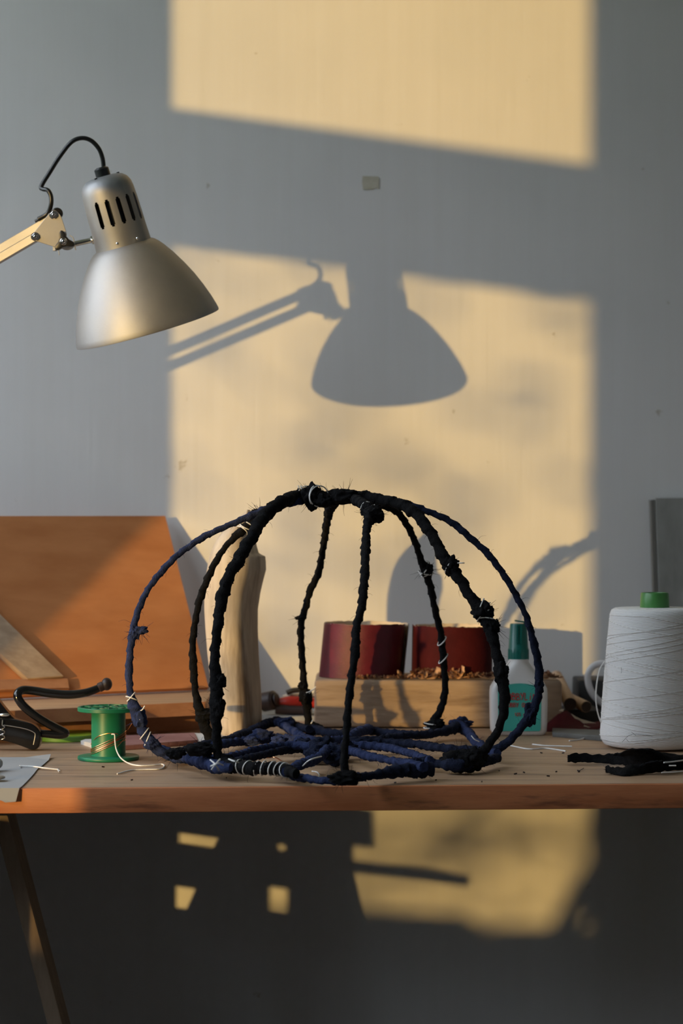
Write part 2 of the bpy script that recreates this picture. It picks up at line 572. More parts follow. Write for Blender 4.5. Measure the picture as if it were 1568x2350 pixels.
# unseen crate, added and shaped to shade the wall under the table top
crate = thing('shadow_crate', 'slatted wooden crate left of the table, added to cast shade under it', 'crate', (-.68, 2.2, 0))
cx = -.62
def yc(px, c=cx):
    return WALL_Y - ((px - 784) / FOCAL * WALL_Y - c) / math.tan(SUN_AZ)
def zc(px, py, c=cx):
    return EYE_Z - (py - 1175) / FOCAL * WALL_Y + (WALL_Y - yc(px, c)) * SUN_K
cols = [(885, 855), (855, 850)]
ymin, ymax = yc(812), yc(300)
# side panel split around two holes and two slits that pass spots of sun
hl = [(yc(467), yc(405), zc(435, 2086), zc(435, 2036)), (yc(680), yc(620), zc(650, 2092), zc(650, 2036)),
      (yc(532), yc(412), zc(470, 1942), zc(470, 1918)), (yc(673), yc(640), zc(655, 1952), zc(655, 1938))]
ys = sorted({ymin, ymax} | {h[0] for h in hl} | {h[1] for h in hl})
ztop = TABLE - .04
for y0, y1 in zip(ys, ys[1:]):
    hs = sorted([h for h in hl if h[0] <= y0 + 1e-6 and h[1] >= y1 - 1e-6], key=lambda h: h[2])
    bm = NB()
    z = 0.02
    for h in hs:
        box(bm, (cx - .012, y0, z), (cx, y1, h[2])); z = h[3]
    box(bm, (cx - .012, y0, z), (cx, y1, ztop))
    obj('side_slat', bm, M['crate'], crate, False)
bm = NB(); box(bm, (cx - .012, yc(858), zc(850, 1943)), (cx, ymin, ztop)); obj('shadow_step', bm, M['crate'], crate, False)  # added for the stepped edge of the shadow
bm = NB(); box(bm, (cx - .012, yc(1080), zc(1000, 2024)), (cx, ymin, zc(1000, 1998))); obj('shadow_bar', bm, M['crate'], crate, False)  # added for the level bar of shadow on the wall
bm = NB(); box(bm, (cx - .22, ymin, 0), (cx - .0125, ymax, .018)); obj('base', bm, M['crate'], crate, False)
bm = NB(); box(bm, (cx - .207, ymax - .012, .02), (cx - .0125, ymax, ztop)); obj('end_panel', bm, M['crate'], crate, False)

# ---------------------------------------------------------------- desk lamp
LD = 2.462                                # distance of the lamp head
lamp = thing('desk_lamp', 'silver balanced-arm desk lamp with a dome shade, clamped to the table', 'lamp', (-.66, 2.62, TABLE))
sc = LD / FOCAL
seam = P(284, 564, LD)
axis = Vector((.269, .185, -.963)).normalized()       # from the cap top down to the rim
ref = Vector((0, -1, 0))
def lp(s, v=0.0, dep=0.0):                # point on the lamp axis, s px below the seam
    return seam + axis * (s * sc)
shade_prof = [(66, -1), (72, 2), (80, 9), (91, 22), (107, 45), (123, 72), (139, 103), (152, 134), (162, 162), (168, 183), (170.5, 194), (170, 198),
              (167, 198.5), (166.5, 194), (164, 183), (158, 162), (148, 134), (135, 103), (119, 72), (103, 46), (87, 23), (76, 10), (66, 4)]
bm = NB(); lathe(bm, [(r * sc, s * sc) for r, s in shade_prof], seam, axis, 96)
shade = obj('shade', bm, M['alu'], lamp, angle=60)
# cap with cut-through cooling slots
SEG = 180
cap_s = [(0, -164), (14, -164), (30, -163), (42, -160), (52, -152), (58, -141), (60.5, -128), (61.3, -112), (61.6, -108), (61.8, -104), (62.4, -84), (62.9, -62), (63.1, -54), (63.2, -50), (63.6, -30), (64.5, -6), (65, 0)]
ref2 = Vector((0, -1, 0))
a_, b_, ax_ = frame(axis)
a2 = (ref2 - ax_ * ref2.dot(ax_)).normalized()
b2 = ax_.cross(a2)
sgn = 1 if b2.x > 0 else -1
slot_c = [sgn * d for d in (-29, -5, 19, 43, 67, 91)] + [sgn * (180 + d) for d in (-29, -5, 19, 43, 67, 91)]
def cap_skip(i, k):
    s0 = cap_s[i][1]
    if not (-112 <= s0 < -50):
        return False
    wid = 4.6 if -108 <= s0 < -54 else 2.9
    deg = (k + .5) * 360 / SEG
    for c in slot_c:
        d = (deg - c + 180) % 360 - 180
        if abs(d) < wid:
            return True
    return False
bm = NB(); lathe(bm, [(r * sc, s * sc) for r, s in cap_s], seam, axis, SEG, ref=a2, skip=cap_skip)
cap = obj('cap', bm, M['alu'], lamp, angle=60)
md = cap.modifiers.new('thickness', 'SOLIDIFY'); md.thickness = .0006; md.offset = -1; md.use_rim = False
bm = NB(); lathe(bm, [(0, -150 * sc), (50 * sc, -140 * sc), (52 * sc, 0), (0, 8 * sc)], seam, axis, 40)
obj('socket', bm, M['black'], lamp)
bm = NB(); lathe(bm, [(0, 8 * sc), (26 * sc, 10 * sc), (30 * sc, 40 * sc), (55 * sc, 85 * sc), (58 * sc, 110 * sc), (45 * sc, 145 * sc), (0, 160 * sc)], seam, axis, 40)
obj('bulb', bm, M['bulb'], lamp)
gt = seam + axis * (-163 * sc)
for k in range(3):
    a = k * 2.1 + .5
    pc = gt + (a2 * math.cos(a) + b2 * math.sin(a)) * (34 * sc)
    bm = NB(); cyl(bm, pc - axis * .0006, pc + axis * .001, .0017, 12); obj('screw', bm, M['black'], cap)
for px, py in ((270, 559), (316, 547)):
    bm = NB(); cyl(bm, P(px, py, LD - .0325), P(px, py, LD - .029), .0016, 12, .0005); obj('rivet', bm, M['steel'], cap)
bm = NB(); cyl(bm, gt + axis * .001, gt - axis * (20 * sc), 17 * sc, 24, .0012); 
cyl(bm, gt - axis * (17 * sc), gt - axis * (22 * sc), 13 * sc, 24, .0012)
grip = obj('cord_grip', bm, M['black'], lamp)
g2 = gt - axis * (18 * sc)
JD = LD - .004
cord_px = [(238, 384, LD), (235, 362, LD - .002), (226, 340, LD - .004), (208, 322, LD - .005), (186, 317, LD - .006), (163, 327, LD - .006), (138, 358, LD - .004), (115, 394, LD), (95, 427, LD + .002), (99, 434, LD), (110, 437, JD), (117, 451, JD - .001), (117, 470, JD), (109, 490, JD + .006), (88, 503, JD + .008)]
bm = NB(); sweep(bm, catmull([P(*p) for p in cord_px], n=8), 5.3 * sc, 10)
obj('cord', bm, M['cord'], lamp)

# joint plates, bolts, knob and rod
pl = round_poly([(122, 478), (66, 548), (132, 569), (155, 541), (139, 492)], 11, 5)
bm = NB(); prism(bm, [P(x, y, JD - .0095) for x, y in pl], (0, .0016, 0)); bevel(bm, .0004, 1)
obj('joint_plate', bm, M['alu_bar'], lamp)
bm = NB(); prism(bm, [P(x, y, JD + .0085) for x, y in pl], (0, .0016, 0))
obj('joint_plate', bm, M['alu_bar'], lamp)
for x, y in ((123, 493), (81, 543)):
    bm = NB()
    cyl(bm, P(x, y, JD - .0128), P(x, y, JD - .0095), 8.4 * sc, 6, .0003)
    cyl(bm, P(x, y, JD - .0150), P(x, y, JD - .0100), 4.2 * sc, 14, .0006)
    cyl(bm, P(x, y, JD - .0100), P(x, y, JD - .0094), 10 * sc, 20)
    obj('bolt', bm, M['chrome'], lamp)
bm = NB(); cyl(bm, P(131, 490, JD - .006), P(131, 490, JD + .007), 13.5 * sc, 24, .001)
obj('end_stop', bm, M['black'], lamp)
# three-lobed wing knob
kc = (146, 554)
star = []
for k in range(36):
    a = 2 * PI * k / 36 + .38
    r = 17.5 + 7 * math.cos(3 * a - .9) + 2 * math.cos(6 * a - 1.8)
    star.append((kc[0] + r * math.cos(a), kc[1] + r * math.sin(a)))
bm = NB(); prism(bm, [P(x, y, JD - .0165) for x, y in star], (0, .0065, 0)); bevel(bm, .001, 2)
knob = obj('wing_knob', bm, M['black'], lamp)
bm = NB(); cyl(bm, P(*kc, JD - .0178), P(*kc, JD - .0160), 8 * sc, 20, .0004); cyl(bm, P(*kc, JD - .0192), P(*kc, JD - .0160), 4.4 * sc, 14, .0006)
obj('knob_screw', bm, M['chrome'], knob)
bm = NB(); lump(bm, P(153, 563, JD), 14 * sc, 4, (1.2, 1, .8), .08, 3)
obj('swivel', bm, M['greyplastic'], lamp)
bm = NB(); cyl(bm, P(126, 566, JD - .004), P(126, 576, JD - .004), 5.5 * sc, 6, .0004); sweep(bm, [P(134, 570, JD - .006), P(136, 586, JD - .006)], .0006, 6); sweep(bm, catmull([P(160, 540, JD - .012), P(168, 546, JD - .014), P(171, 562, JD - .014), P(174, 574, JD - .013)], n=4), .0007, 6)
obj('clamp_screw', bm, M['greyplastic'], lamp)
bm = NB(); cyl(bm, P(160, 562, JD), P(212, 551, LD), 6.3 * sc, 20, .0006)
rod = obj('rod', bm, M['chrome'], lamp)
bm = NB(); cyl(bm, P(209, 552, LD - .002), P(216, 550, LD - .002), 10 * sc, 20, .001); lump(bm, P(213, 551, LD - .006), 5 * sc, 1, (1, 1, 1), 0, 2)
cyl(bm, P(212, 551, LD), P(236, 546, LD), 5.5 * sc, 16)
obj('bracket', bm, M['chrome'], lamp)
# parallel arms to the elbow, then down to the clamp, left of the frame
def bar(bm, p, q, h, d):
    p, q = Vector(p), Vector(q)
    t = (q - p).normalized()
    yv = Vector((0, 1, 0)); yv = (yv - t * yv.dot(t)).normalized()
    n = t.cross(yv)
    pts = [n * h + yv * d, -n * h + yv * d, -n * h - yv * d, n * h - yv * d]
    hexa(bm, [p + k for k in pts], [q + k for k in pts])
ARM = Vector((-.372, .095, -.198))
up0, lo0 = P(123, 496, JD), P(81, 546, JD)
bm = NB(); uo = Vector((0, .010, 0)); bar(bm, up0 + uo, up0 + ARM + uo, .0046, .0055); bevel(bm, .0006, 1); obj('arm_bar', bm, M['alu_bar'], lamp)
bm = NB(); bar(bm, lo0 + Vector((0, -.001, 0)), lo0 + ARM * .96 + Vector((0, -.001, 0)), .0046, .0055); bevel(bm, .0006, 1); obj('arm_bar', bm, M['alu_bar'], lamp)
bm = NB(); sweep(bm, [up0 + ARM * .03 + Vector((0, .008, .0075)), up0 + ARM * .06 + Vector((0, .008, .0075))], .0023, 8)
obj('cord_clip', bm, M['black'], lamp)
el = (up0 + ARM + lo0 + ARM * .96) / 2
bm = NB(); cyl(bm, el + Vector((0, -.012, 0)), el + Vector((0, .012, 0)), .032, 32, .001); obj('elbow_plate', bm, M['alu_bar'], lamp)
base = Vector((-.66, 2.62, TABLE))
for dx in (-.014, .014):
    bm = NB(); bar(bm, el + Vector((dx, 0, 0)), base + Vector((dx, 0, .05)), .0058, .0058); obj('arm_bar', bm, M['alu_bar'], lamp)
bm = NB(); cyl(bm, base + Vector((0, 0, .0)), base + Vector((0, 0, .06)), .022, 32, .002); cyl(bm, base + Vector((0, 0, .0)), base + Vector((0, 0, .012)), .045, 32, .002); obj('clamp', bm, M['alu_bar'], lamp)

# ---------------------------------------------------------------- wire dome wrapped in torn cloth
dome = thing('cloth_wrapped_dome', 'open dome frame of bent sticks wrapped in black and navy cloth strips', 'sculpture', (0, 2.36, TABLE))
AP = 2.355
def ringpt(px, py, h=.012):
    return T(px, py, h)

def wrap(seed, pitch):
    def f(s, th, r):
        u = (th / (2 * PI) + s / pitch + .15 * noise.noise(Vector((s * 40, seed, 0)))) % 1.0
        k = .84 + .29 * u ** 1.5
        k *= 1 + .24 * noise.noise(Vector((s * 90, seed * 7.7, math.cos(th) * .8)))
        k *= 1 + .15 * noise.noise(Vector((math.cos(th) * 2.5, math.sin(th) * 2.5, s * 350 + seed)))
        return r * k
    return f

def fibres(bm, pts, tang, rads, count, rng, lmin=.004, lmax=.013):
    for _ in range(count):
        i = rng.randrange(1, len(pts) - 1)
        a = tang[i].orthogonal().normalized()
        b = tang[i].cross(a)
        th = rng.uniform(0, 2 * PI)
        d = (a * math.cos(th) + b * math.sin(th) + tang[i] * rng.uniform(-.7, .7)).normalized()
        L = rng.uniform(lmin, lmax) * rng.choice((.5, .7, 1))
        c = Vector((rng.uniform(-1, 1), rng.uniform(-1, 1), rng.uniform(-1, 1))) * L * .4
        p0 = pts[i] + d * rads[i] * .8
        p = [Vector(q_[:3]) for q_ in catmull([p0, p0 + d * L * .5 + c * .5, p0 + d * L * .8 + c * 1.1 + tang[i] * L * .3], n=3)]
        for q in p:
            q.z = max(q.z, TABLE + .0008)
        sweep(bm, p, [.00018 - .00012 * k_ / (len(p) - 1) for k_ in range(len(p))], 3)

def tuft(bm, c, d, n, L, rng):
    d = Vector(d).normalized()
    for _ in range(n):
        e = (d + Vector((rng.uniform(-1, 1), rng.uniform(-1, 1), rng.uniform(-1, 1))) * .55).normalized()
        l = L * rng.uniform(.5, 1)
        k = Vector((rng.uniform(-1, 1), rng.uniform(-1, 1), rng.uniform(-1, 1))) * l * .25
        sweep(bm, [c, c + e * l * .55 + k * .3, c + e * l + k], [.0003, .0002, .00008], 3)

def rope(name, pts4, m, seed, fib=30, pitch=.014, label=None, parent=None):
    """pts4: (x, y, z, radius) control points"""
    q = catmull(pts4, step=.0016)
    bm = NB()
    rng = random.Random(seed)
    jit = [Vector((noise.noise(Vector((i * .045, seed, 1))), noise.noise(Vector((i * .045, seed, 5))), noise.noise(Vector((i * .045, seed, 9))))) * .0012 for i in range(len(q))]
    pts = [Vector(p[:3]) + j for p, j in zip(q, jit)]
    rads = [max(.001, p[3]) for p in q]
    pp, tg = sweep(bm, pts, rads, 14, rfun=wrap(seed, pitch))
    for v in bm.verts:
        v.co.z = max(v.co.z, TABLE + .0006)
    o = obj(name, bm, m, parent or dome, angle=55, label=label)
    if fib:
        bm = NB()
        fibres(bm, pp, tg, rads, fib, rng)
        obj('frayed_fibres', bm, m, o, False, kind='stuff')
    o['_n'] = len(pp)
    return o, pp, tg, rads

def rib(px_pts, d_base, m, seed, label, fib=40, pitch=.014, d_top=AP):
    ytop = min(p[1] for p in px_pts); ybot = max(p[1] for p in px_pts)
    out = []
    for p in px_pts:
        h = (ybot - p[1]) / (ybot - ytop)
        k = math.sqrt(max(0, 1 - h * h))
        d = d_top + (d_base - d_top) * k
        v = P(p[0], p[1], d)
        out.append((v.x, v.y, v.z, p[2] * d / FOCAL))
    return rope('rib', out, m, seed, fib, pitch, label)

def dr(py, h=.012):
    return row(py, TABLE + h)

ribs = {}
ribs['A'] = rib([(715, 1145, 9), (660, 1156, 9), (610, 1170, 10), (560, 1190, 8), (510, 1212, 7.5), (455, 1240, 7.5), (405, 1277, 7.5), (365, 1318, 7.5), (335, 1360, 7.5), (316, 1402, 8), (306, 1445, 9),
                (299, 1495, 8.5), (296, 1550, 9), (300, 1595, 9), (310, 1628, 15), (322, 1660, 13), (336, 1690, 12), (358, 1715, 12), (385, 1734, 11), (402, 1735, 10)], dr(1735), M['navycloth'], 11, 'thin navy rib bulging at the far left', 40)
ribs['B'] = rib([(625, 1168, 11), (590, 1185, 12), (562, 1212, 11), (535, 1236, 8), (510, 1265, 8), (488, 1302, 8), (470, 1345, 8), (455, 1395, 8), (446, 1440, 8.5), (442, 1490, 8.5), (444, 1545, 9), (450, 1595, 9),
                (458, 1630, 12), (468, 1660, 13), (482, 1690, 13), (488, 1705, 12)], dr(1705), M['blackcloth'], 12, 'thin black rib at the back left', 40)
ribs['C'] = rib([(735, 1139, 13), (690, 1136, 14), (655, 1148, 15), (622, 1170, 15), (596, 1200, 15), (575, 1240, 14), (548, 1284, 15), (526, 1322, 14), (511, 1365, 15), (504, 1410, 13), (497, 1460, 12),
                (493, 1510, 12), (496, 1555, 14), (496, 1605, 15), (497, 1645, 14), (496, 1690, 11), (500, 1728, 11), (514, 1750, 12), (545, 1758, 13)], dr(1757), M['blackcloth'], 13, 'thick black rib at the front left', 50, .018)
ribs['D'] = rib([(768, 1146, 13), (757, 1170, 11), (751, 1200, 9), (745, 1240, 8), (738, 1280, 8), (728, 1322, 9), (713, 1352, 8.5), (702, 1392, 8), (692, 1430, 8), (691, 1480, 8), (695, 1530, 8),
                (699, 1575, 9), (703, 1605, 12), (706, 1640, 9), (708, 1666, 9)], dr(1668), M['blackcloth'], 14, 'thin black rib at the back', 40)
ribs['E'] = rib([(800, 1140, 11), (832, 1155, 12), (846, 1178, 13), (842, 1215, 10), (839, 1270, 10.5), (836, 1330, 10.5), (830, 1390, 10.5), (820, 1440, 10.5), (815, 1490, 11), (808, 1545, 10), (803, 1590, 10),
                (798, 1640, 9.5), (794, 1690, 9), (790, 1740, 9), (792, 1775, 11), (795, 1788, 10)], dr(1790), M['blackcloth'], 15, 'black rib standing at the front centre', 50)
ribs['F'] = rib([(800, 1140, 10), (845, 1150, 9), (880, 1160, 8), (912, 1176, 8), (934, 1204, 8), (949, 1236, 8), (963, 1272, 8), (976, 1304, 10), (984, 1332, 9), (992, 1370, 8), (1004, 1420, 8), (1014, 1468, 8),
                (1018, 1515, 9), (1021, 1560, 8), (1020, 1600, 8.5), (1012, 1630, 8.5), (998, 1652, 9), (986, 1672, 9)], dr(1676), M['blackcloth'], 16, 'thin black rib at the back right', 40)
ribs['G'] = rib([(735, 1139, 13), (780, 1138, 14), (830, 1140, 14), (880, 1148, 13), (925, 1160, 14), (955, 1180, 14), (985, 1216, 13), (1008, 1258, 13), (1030, 1295, 15), (1055, 1330, 13), (1080, 1368, 13),
                (1106, 1404, 16), (1125, 1440, 15), (1137, 1485, 12), (1148, 1530, 14), (1155, 1570, 14), (1157, 1615, 12), (1150, 1655, 10), (1136, 1690, 10), (1112, 1722, 12), (1085, 1745, 12)], dr(1748), M['blackcloth'], 17, 'thick black rib at the front right', 55, .018)
ribs['H'] = rib([(860, 1142, 10), (910, 1151, 9), (960, 1166, 8), (1005, 1183, 8), (1050, 1210, 8), (1090, 1243, 8), (1128, 1280, 8), (1160, 1324, 8), (1186, 1368, 7.5), (1205, 1406, 8), (1219, 1450, 8), (1230, 1495, 9),
                (1238, 1545, 9), (1235, 1590, 9), (1224, 1630, 11), (1205, 1660, 12), (1180, 1690, 10), (1155, 1710, 10), (1120, 1724, 9)], dr(1726), M['duskcloth'], 18, 'thin blue-black rib curving at the far right', 45)

def flat(name, pts, m, seed, fib=25, h=.012, label=None, pitch=.012):
    out = []
    for p in pts:
        hh = p[3] if len(p) > 3 else h
        v = T(p[0], p[1], hh)
        out.append((v.x, v.y, v.z, p[2] * v.y / FOCAL))
    return rope(name, out, m, seed, fib, pitch, label)

ring = {}
ring[1] = flat('ring_stick', [(350, 1712, 11), (395, 1733, 13), (430, 1740, 15), (470, 1750, 16), (505, 1760, 15), (530, 1762, 10)], M['navycloth'], 31, 20, .014)
ring[2] = flat('ring_stick', [(495, 1748, 12), (535, 1757, 16), (575, 1762, 17), (615, 1764, 16), (650, 1767, 14), (680, 1774, 11)], M['blackcloth'], 32, 15, .014)
ring[3] = flat('ring_stick', [(640, 1762, 14), (672, 1778, 11), (710, 1788, 9), (750, 1791, 9), (795, 1791, 12)], M['navycloth'], 33, 15, .008)
ring[4] = flat('ring_stick', [(785, 1790, 14), (830, 1783, 10), (870, 1776, 11), (905, 1771, 16), (950, 1768, 18), (990, 1764, 17)], M['duskcloth'], 34, 30, .011)
ring[5] = flat('ring_stick', [(925, 1756, 11), (965, 1749, 12), (1005, 1752, 11), (1045, 1756, 14), (1090, 1752, 12), (1143, 1738, 11)], M['duskcloth'], 35, 20, .010)
ring[6] = flat('ring_stick', [(1143, 1730, 10), (1118, 1722, 10), (1095, 1704, 10), (1075, 1682, 11), (1052, 1664, 14, .018), (1035, 1668, 12, .016)], M['navycloth'], 36, 20)
ring[7] = flat('ring_stick', [(1045, 1672, 12, .016), (1005, 1680, 10), (960, 1687, 10), (900, 1683, 9), (845, 1677, 10), (790, 1682, 9), (745, 1679, 10), (715, 1672, 11)], M['duskcloth'], 37, 30, .010)
ring[8] = flat('ring_stick', [(712, 1674, 9), (690, 1668, 9), (660, 1661, 9), (630, 1656, 11, .014), (590, 1672, 10), (545, 1690, 10), (505, 1705, 11), (455, 1716, 12), (400, 1730, 11)], M['duskcloth'], 38, 40)

spk = [([(636, 1656, 11, .016), (665, 1673, 9), (690, 1690, 10), (725, 1703, 11)], 'navycloth'),
       ([(730, 1702, 11), (670, 1697, 11), (610, 1695, 13), (545, 1703, 10), (490, 1711, 11)], 'navycloth'),
       ([(725, 1713, 10), (650, 1711, 11), (585, 1722, 9), (530, 1736, 9), (470, 1741, 9)], 'navycloth'),
       ([(730, 1706, 11), (690, 1714, 11), (640, 1724, 9), (590, 1735, 9), (530, 1750, 9)], 'duskcloth'),
       ([(752, 1712, 11), (742, 1732, 11), (712, 1747, 12), (680, 1758, 11), (655, 1770, 11)], 'navycloth'),
       ([(790, 1716, 10), (840, 1734, 10), (890, 1744, 9), (935, 1752, 10), (975, 1760, 11)], 'navycloth'),
       ([(785, 1710, 10), (850, 1712, 10), (905, 1718, 9), (955, 1734, 9), (990, 1748, 11)], 'navycloth'),
       ([(800, 1706, 9), (880, 1703, 10), (955, 1708, 10), (1020, 1718, 10), (1100, 1722, 11)], 'duskcloth'),
       ([(790, 1700, 9), (850, 1699, 9), (920, 1690, 9), (990, 1683, 9), (1030, 1676, 11), (1055, 1662, 13, .018)], 'duskcloth'),
       ([(760, 1700, 10), (795, 1695, 11), (825, 1679, 11, .015), (850, 1674, 11)], 'navycloth')]
for i, (pts, mm) in enumerate(spk):
    flat('spoke', pts, M[mm], 50 + i, 22, .012 + .002 * (i % 3))

# hub of knotted cloth
bm = NB()
for i, (px, py, r, h) in enumerate([(735, 1722, 26, .012), (700, 1712, 18, .014), (770, 1728, 24, .010), (795, 1718, 18, .012), (745, 1706, 17, .018), (720, 1735, 18, .009), (765, 1742, 16, .008)]):
    v = T(px, py, h)
    lump(bm, v, r * v.y / FOCAL, i + 3, (1.25, 1.1, .9), .45)
rng = random.Random(5)
for v in bm.verts:
    v.co.z = max(v.co.z, TABLE + .0006)
hub = obj('hub', bm, M['duskcloth'], dome, label='clump of navy cloth at the centre of the base', angle=75)
for i, (px, py, r) in enumerate([(600, 1690, 20), (640, 1700, 14), (655, 1657, 15), (1058, 1661, 19), (690, 1702, 12), (578, 1699, 13)]):
    v = T(px, py, .017)
    bm = NB(); lump(bm, v, r * v.y / FOCAL, i + 40, (1.35, 1, .75), .5)
    obj('knot', bm, M['navycloth'], dome, angle=75)

def knot(owner, px, py, d, r, seed, m=None, sq=(1, 1, 1), tf=14, L=.014):
    o = ribs[owner][0] if isinstance(owner, str) else ring[owner][0]
    c = P(px, py, d)
    bm = NB()
    lump(bm, c, 1.18 * r * d / FOCAL, seed, sq, .42)
    rg = random.Random(seed)
    for _ in range(tf):
        e = Vector((rg.uniform(-1, 1), rg.uniform(-1, .3), rg.uniform(-1, 1))).normalized()
        tuft(bm, c + e * r * d / FOCAL * .75, e, 2, L, rg)
    for v in bm.verts:
        v.co.z = max(v.co.z, TABLE + .0006)
    return obj('knot', bm, m or M['blackcloth'], o, angle=75)

def near(owner, px, py):
    q = ribs[owner][1]
    return min(q, key=lambda v: (v.x / v.y * FOCAL + 784 - px) ** 2 + ((EYE_Z - v.z) / v.y * FOCAL + 1175 - py) ** 2)

for i, (w, px, py, r, sq, tf) in enumerate([
        ('C', 716, 1141, 20, (1, 1, 1.15), 10), ('C', 745, 1148, 15, (1.2, 1, 1), 6), ('C', 790, 1139, 18, (1.6, 1, .8), 10), ('E', 858, 1182, 18, (1.1, 1, .9), 12), ('E', 846, 1170, 14, (1, 1, 1), 8),
        ('F', 980, 1306, 12, (1, 1, 1.2), 6), ('G', 1034, 1298, 15, (1, 1, 1.2), 6), ('G', 1108, 1404, 19, (1, 1, 1.05), 8), ('G', 1130, 1436, 15, (1, 1, 1), 14), ('C', 551, 1287, 11, (1, 1, 1), 2),
        ('C', 506, 1562, 11, (1, 1, 1.3), 4), ('C', 503, 1625, 13, (.9, 1, 1.8), 3), ('B', 472, 1640, 13, (1.4, 1, .8), 14), ('B', 598, 1178, 13, (1.5, 1, .8), 10), ('D', 701, 1600, 13, (1, 1, 1.1), 6), ('D', 694, 1574, 8, (1, 1, 1), 5),
        ('D', 690, 1418, 7, (1.6, 1, .6), 4), ('E', 792, 1785, 19, (1.6, 1, .7), 14), ('G', 1058, 1748, 27, (1.35, 1, .75), 18), ('G', 1085, 1742, 22, (1.2, 1, .9), 8), ('F', 1000, 1664, 15, (1.3, 1, .8), 4), ('D', 718, 1672, 14, (1.2, 1, .9), 6),
        ('A', 322, 1447, 9, (1.7, 1, .9), 6), ('A', 309, 1452, 10, (1, 1, 1.3), 4), ('A', 322, 1650, 14, (.9, 1, 1.5), 3), ('A', 348, 1706, 13, (1.1, 1, 1), 6), ('H', 1218, 1640, 13, (.9, 1, 1.5), 3), ('H', 1238, 1575, 9, (1, 1, 1.6), 2),
        ('G', 1150, 1545, 14, (1, 1, 1.6), 3), ('C', 460, 1720, 17, (1.6, 1, .7), 12), ('C', 405, 1728, 14, (1.3, 1, .8), 8), ('C', 520, 1748, 14, (1.2, 1, 1), 4)]):
    v = near(w, px, py)
    mm = M['navycloth'] if w == 'A' else (M['duskcloth'] if w == 'H' else None)
    knot(w, px, py, v.y - .001, r, 100 + i, mm, sq, tf)

# white cotton ties around ribs and sticks
def tie(owner, i, tilt=0.0, scale=1.12, r=.0007):
    o, pp, tg, rads = owner
    i = max(1, min(len(pp) - 2, i))
    c, t, rr = pp[i], tg[i], rads[i] * scale
    a = t.orthogonal().normalized(); b = t.cross(a)
    pts = []
    for k in range(25):
        th = 2 * PI * k / 24
        pts.append(c + (a * math.cos(th) + b * math.sin(th)) * rr + t * (tilt * rr * math.sin(th + 1)))
    bm = NB(); sweep(bm, pts, r, 6)
    obj('thread_tie', bm, M['thread'], o)

def tie_at(key, px, py, tilt=.3, scale=1.2, r=.0007, big=None):
    own = ribs[key] if isinstance(key, str) else ring[key]
    pp = own[1]
    j = min(range(len(pp)), key=lambda k: (pp[k].x / pp[k].y * FOCAL + 784 - px) ** 2 + ((EYE_Z - pp[k].z) / pp[k].y * FOCAL + 1175 - py) ** 2)
    s = big * pp[j].y / FOCAL / own[3][j] if big else scale
    tie(own, j, tilt, s, r)

def loose(key, pts, r=.0007):
    own = ribs[key][0] if isinstance(key, str) else ring[key][0]
    bm = NB(); sweep(bm, catmull(pts, n=6), r, 6)
    obj('thread_end', bm, M['thread'], own)

for k, px, py, tl, bg_ in [('C', 703, 1137, .5, 19), ('C', 724, 1140, .3, 24), ('C', 732, 1140, .25, 24), ('B', 563, 1210, .3, 14), ('B', 557, 1218, -.5, 14), ('B', 572, 1200, .2, 15), ('F', 977, 1302, .8, 14), ('F', 982, 1310, -.6, 15),
                           ('F', 979, 1314, .2, 14), ('G', 1034, 1300, .4, 17), ('G', 1103, 1396, .7, 21), ('G', 1112, 1412, .2, 21), ('G', 1120, 1424, -.6, 19), ('F', 1013, 1472, .8, 10.5), ('F', 1016, 1512, .9, 11),
                           ('A', 300, 1600, .7, 11), ('A', 302, 1604, -.7, 11), ('A', 340, 1694, .6, 15), ('A', 332, 1684, .5, 14), ('D', 703, 1592, .2, 12), ('E', 843, 1168, .5, 15), ('F', 993, 1660, .4, 17), ('F', 988, 1672, .6, 13)]:
    tie_at(k, px, py, tl, r=.00068, big=bg_)
for px in (552, 568, 590, 606, 624, 640, 656):
    tie_at(2, px, 1764, .25, r=.00065, big=16.5)
tie_at(3, 670, 1778, .4, r=.0008, big=12)
def ph(px, py, h):
    v = T(px, py, h)
    return v
loose(1, [ph(483, 1744, .028), ph(492, 1752, .030), ph(503, 1768, .022)])
loose(1, [ph(505, 1742, .028), ph(494, 1755, .030), ph(486, 1766, .022)])
loose(1, [ph(484, 1758, .026), ph(500, 1752, .031), ph(512, 1756, .024)])
loose(2, [ph(525, 1742, .026), ph(535, 1746, .030), ph(548, 1750, .028)])
loose(2, [ph(695, 1758, .014), ph(708, 1746, .022), ph(722, 1740, .024), ph(738, 1736, .02)])
loose(3, [ph(716, 1770, .002), ph(728, 1772, .002), ph(733, 1780, .002), ph(722, 1788, .002), ph(714, 1785, .002)])
loose(1, [ph(403, 1718, .022), ph(410, 1724, .024), ph(414, 1720, .024)])
loose(1, [ph(420, 1720, .022), ph(424, 1727, .024), ph(430, 1728, .024)])
for i, (k, px, py, dx, dy) in enumerate([('C', 700, 1128, -10, -14), ('C', 706, 1126, 6, -14), ('C', 690, 1124, -6, -10), ('A', 322, 1632, 10, -12), ('A', 318, 1650, 6, 4), ('D', 703, 1590, 22, -14), ('G', 1050, 1292, 16, 0), ('G', 1112, 1385, 14, -2),
                                         ('H', 1100, 1702, -18, -14), ('F', 1002, 1672, -6, 14), ('E', 848, 1166, 12, -8), ('D', 714, 1660, 4, -8)]):
    d = near(k, px, py).y - .006
    loose(k, [P(px, py, d), P(px + dx * .6, py + dy * .4, d - .002), P(px + dx, py + dy, d - .001)], .0007)

